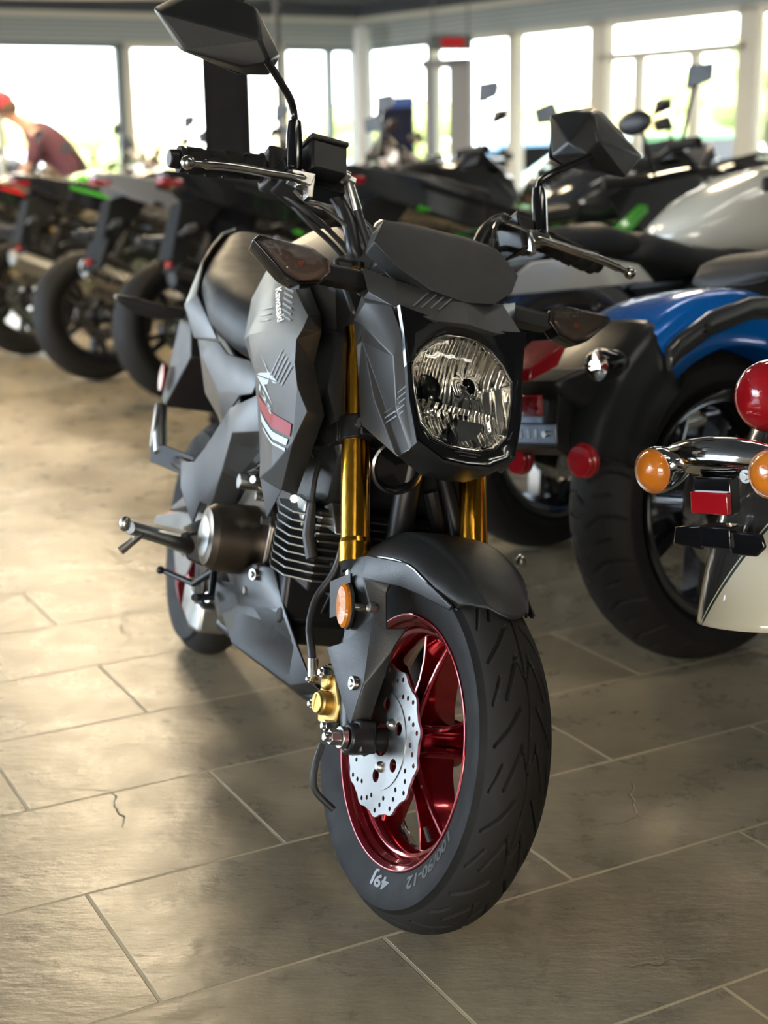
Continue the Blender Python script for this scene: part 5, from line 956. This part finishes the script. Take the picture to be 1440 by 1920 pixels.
mk('seat', G().loft([sect(.14, .10, .735, .765, 18), sect(.22, .15, .735, .80, 18), sect(.4, .16, .70, .785, 18), sect(.56, .12, .69, .75, 18), sect(.64, .07, .70, .74, 18)]), 'seat_vinyl', C1, ang=70)

# pearl white cruiser
C2 = cruiser(.43, 3.62, 7, 'pearl white cruiser with a black saddle, parked beyond the blue one', 'paint_pearl')
shell('rear_mudguard', I, 0, .312, .43, .12, R(15), R(168), 'paint_darkgrey', C2, drop=.13, n=40)
for s in (-1, 1): mk('side_panel', G().hull([(xx, s*yy, zz) for xx, zz in ((-.25, .66), (-.1, .735), (.1, .745), (.3, .71), (.36, .66), (.1, .675), (-.1, .68)) for yy in (.115, .124)]), 'paint_pearl', C2, bevel=.004)
mk('seat', G().loft([sect(.28, .10, .72, .765, 20), sect(.36, .15, .70, .80, 20), sect(.5, .17, .665, .76, 20), sect(.66, .16, .66, .74, 20), sect(.8, .13, .68, .76, 20), sect(.9, .08, .71, .80, 20)]), 'seat_vinyl', C2, ang=70)
mk('pillion_seat', G().loft([sect(.0, .08, .745, .79, 20), sect(.06, .12, .74, .825, 20), sect(.2, .13, .73, .83, 20), sect(.32, .12, .72, .80, 20), sect(.36, .08, .74, .78, 20)]), 'seat_vinyl', C2, ang=70)
mk('tail_light', G().hull(sym([(-.41, .06, .5), (-.44, .05, .5), (-.42, .06, .56), (-.38, .06, .57)])), 'red_lens', C2, bevel=.006)
mk('chrome_badge', G().hull([(xx, -yy, zz) for xx, zz in ((-.42, .36), (-.44, .32), (-.38, .24), (-.36, .34)) for yy in (.05, .1)]).hull([(xx, -yy, zz) for xx, zz in ((-.4, .42), (-.42, .4), (-.4, .3), (-.39, .36)) for yy in (-.02, .02)]), 'plate_grey', C2, bevel=.004)
for s in (-1, 1): mk('turn_signal', G().lathe([(0, .05), (.02, .04), (.028, 0), (0, -.02)], (-.3, s*.19, .56), 'x', 20).cyl((-.28, s*.1, .56), (-.28, s*.18, .56), .01), 'chrome', C2)

roadster(.22, 4.60, HD, 8, 'black naked motorcycle with a bright green frame and sharp red tail light', 'naked', 'paint_darkgrey', 'paint_black', 'paint_green', seed=1)
roadster(-.45, 5.40, HD, 8, 'black naked motorcycle between the black column and the green-framed one', 'naked', 'paint_black', 'paint_darkgrey', seed=2)
roadster(-.86, 6.22, HD, 8, 'silver-tailed motorcycle with a black exhaust, just left of the black column', 'sport', 'paint_silver', 'paint_darkgrey', can='black_metal', seed=3)
roadster(-1.38, 6.95, HD, 8, 'green and black sports motorcycle with its rear wheel in full view at the left', 'sport', 'paint_black', 'paint_green', can='steel', seed=4)
roadster(-1.99, 8.02, HD, 8, 'black sports motorcycle at the left edge, second in from the aisle end', 'sport', 'paint_black', 'paint_red', can='alloy', seed=5)
roadster(-2.6, 9.1, HD, 8, 'green motorcycle behind the leftmost black sports motorcycle', 'sport', 'paint_green', 'paint_black', seed=6)
roadster(-3.3, 9.9, HD, 8, 'bronze motorcycle near the left windows, beside the person', 'naked', 'paint_bronze', 'paint_grey', seed=7)
HB2 = HD+PI
roadster(.75, 10.3, HB2, -8, 'red sports motorcycle in the far row, right of the kiosk', 'sport', 'paint_red', 'paint_black', seed=9)
roadster(1.35, 9.2, HB2, -8, 'black and green naked motorcycle in the second row, below the red one', 'naked', 'paint_black', 'paint_green', frame='paint_green', seed=10)
roadster(2.1, 8.25, HB2, -8, 'black sports motorcycle in the second row behind the green frame', 'sport', 'paint_black', 'paint_grey', seed=11)
roadster(2.5, 7.35, HB2, -8, 'grey naked motorcycle at the right end of the second row', 'naked', 'paint_grey', 'paint_black', seed=12)
roadster(-.1, 11.5, HB2, -8, 'white and grey motorcycle in the far row, left of the kiosk', 'sport', 'paint_white', 'paint_grey', seed=13)
roadster(-.75, 12.6, HB2, -8, 'teal and white motorcycle in the far row behind the slim pole', 'sport', 'paint_teal', 'paint_white', seed=14)
roadster(-1.05, 13.7, HB2, -8, 'white motorcycle in the far row below the cream window post', 'sport', 'paint_white', 'paint_teal', seed=15)
roadster(-1.75, 14.9, HB2, -8, 'brown motorcycle in the far row left of the cream window post', 'naked', 'paint_bronze', 'paint_silver', seed=16)
roadster(2.5, 11.6, HB2, -8, 'dark motorcycle in the far row in front of the right windows', 'naked', 'paint_black', 'paint_silver', seed=17)

# ================================================================ person in a red cap, bending forward
mat('skin', (.45, .24, .16), .5); mat('cap_red', (.5, .05, .06), .8); mat('shirt', (.09, .03, .045), .8, bmp=.3, bscale=80); mat('jeans', (.03, .035, .06), .8)
def skin_body(name, V, E, Rr, m, parent, sub=2):
    me = bpy.data.meshes.new(name); me.from_pydata(V, E, []); o = bpy.data.objects.new(name, me); COL.objects.link(o); o.parent = parent
    md = o.modifiers.new('skin', 'SKIN'); md.use_smooth_shade = True
    for i, r in enumerate(Rr): me.skin_vertices[0].data[i].radius = r if isinstance(r, tuple) else (r, r)
    me.skin_vertices[0].data[0].use_root = True
    s = o.modifiers.new('sub', 'SUBSURF'); s.levels = sub; s.render_levels = sub; me.materials.append(M_(m)); return o
pr_ = empty('person', Matrix.Translation((-2.84, 12.5, 0)) @ Matrix.Rotation(R(10), 4, 'Z'))
tag(pr_, 'person in a red cap and dark maroon shirt bending forward near the left windows', 'person')
# faces -x (image left), hips behind at +x; z up
V = [(.28, 0, .93), (.18, 0, 1.08), (.06, 0, 1.24), (-.08, 0, 1.38), (-.17, 0, 1.44), (-.25, 0, 1.49), (-.31, 0, 1.54), (-.34, 0, 1.6)]
E = [(i, i+1) for i in range(7)]; RR_ = [(.15, .12), (.13, .11), (.15, .11), (.13, .09), (.055, .055), (.05, .05), (.085, .09), (.07, .08)]
def limb(root, pts, rs):
    p = root
    for q, r in zip(pts, rs): V.append(q); E.append((p, len(V)-1)); RR_.append(r); p = len(V)-1
    return p
for s in (-1, 1):
    limb(0, [(.28, s*.11, .86), (.22, s*.12, .5), (.26, s*.12, .1), (.17, s*.13, .045), (.06, s*.14, .035)], [.1, .065, .045, .042, .03])
    h = limb(3, [(-.06, s*.19, 1.34), (-.12, s*.23, 1.1), (-.30, s*.18, .93), (-.36, s*.16, .9)], [.06, .045, .032, .022])
    for k in range(4): limb(h, [(-.41, s*(.13+k*.02), .89-.004*k), (-.45+.004*k, s*(.13+k*.02), .865), (-.462, s*(.13+k*.02), .84)], [.009, .008, .007])
    limb(h, [(-.37, s*.12, .885), (-.40, s*.105, .87)], [.01, .008])
skin_body('body', V, E, RR_, 'skin', pr_)
mk('shirt', G().loft([[(cx_+rx*math.cos(t)*math.cos(R(42))*1.0, ry*math.sin(t), cz_+rx*math.cos(t)*math.sin(R(42))) for t in [2*PI*k/20 for k in range(20)]] for cx_, cz_, rx, ry in ((.27, .90, .165, .19), (.2, 1.06, .15, .18), (.08, 1.22, .165, .2), (-.05, 1.36, .14, .21), (-.14, 1.42, .09, .12))]).tube([(-.05, -.17, 1.36), (-.08, -.22, 1.2), (-.13, -.235, 1.08)], [.085, .07, .06], 14).tube([(-.05, .17, 1.36), (-.08, .22, 1.2), (-.13, .235, 1.08)], [.085, .07, .06], 14), 'shirt', pr_, sub=1)
mk('trousers', G().tube([(.28, -.1, .95), (.25, -.12, .7), (.22, -.12, .5), (.26, -.12, .12)], [.13, .1, .08, .06], 14).tube([(.28, .1, .95), (.25, .12, .7), (.22, .12, .5), (.26, .12, .12)], [.13, .1, .08, .06], 14).ell((.28, 0, .93), (.15, .2, .12)), 'jeans', pr_)
mk('shoes', G().ell((.13, -.13, .05), (.14, .05, .05)).ell((.13, .13, .05), (.14, .05, .05)), 'rubber', pr_)
mk('cap', G().ell((-.335, 0, 1.615), (.105, .1, .095), 20, 12).hull([(-.40, -.07, 1.6), (-.40, .07, 1.6), (-.52, -.045, 1.55), (-.52, .045, 1.55), (-.4, 0, 1.63), (-.53, 0, 1.56)]), 'cap_red', pr_)
mk('hair', G().ell((-.30, 0, 1.57), (.1, .092, .085), 16, 10), 'bark', pr_)
mk('face_features', G().ell((-.425, 0, 1.545), (.02, .012, .02), 8, 6).ell((-.40, -.035, 1.565), (.012, .012, .009), 8, 6).ell((-.40, .035, 1.565), (.012, .012, .009), 8, 6).ell((-.40, 0, 1.51), (.012, .025, .007), 8, 6), 'skin', pr_)
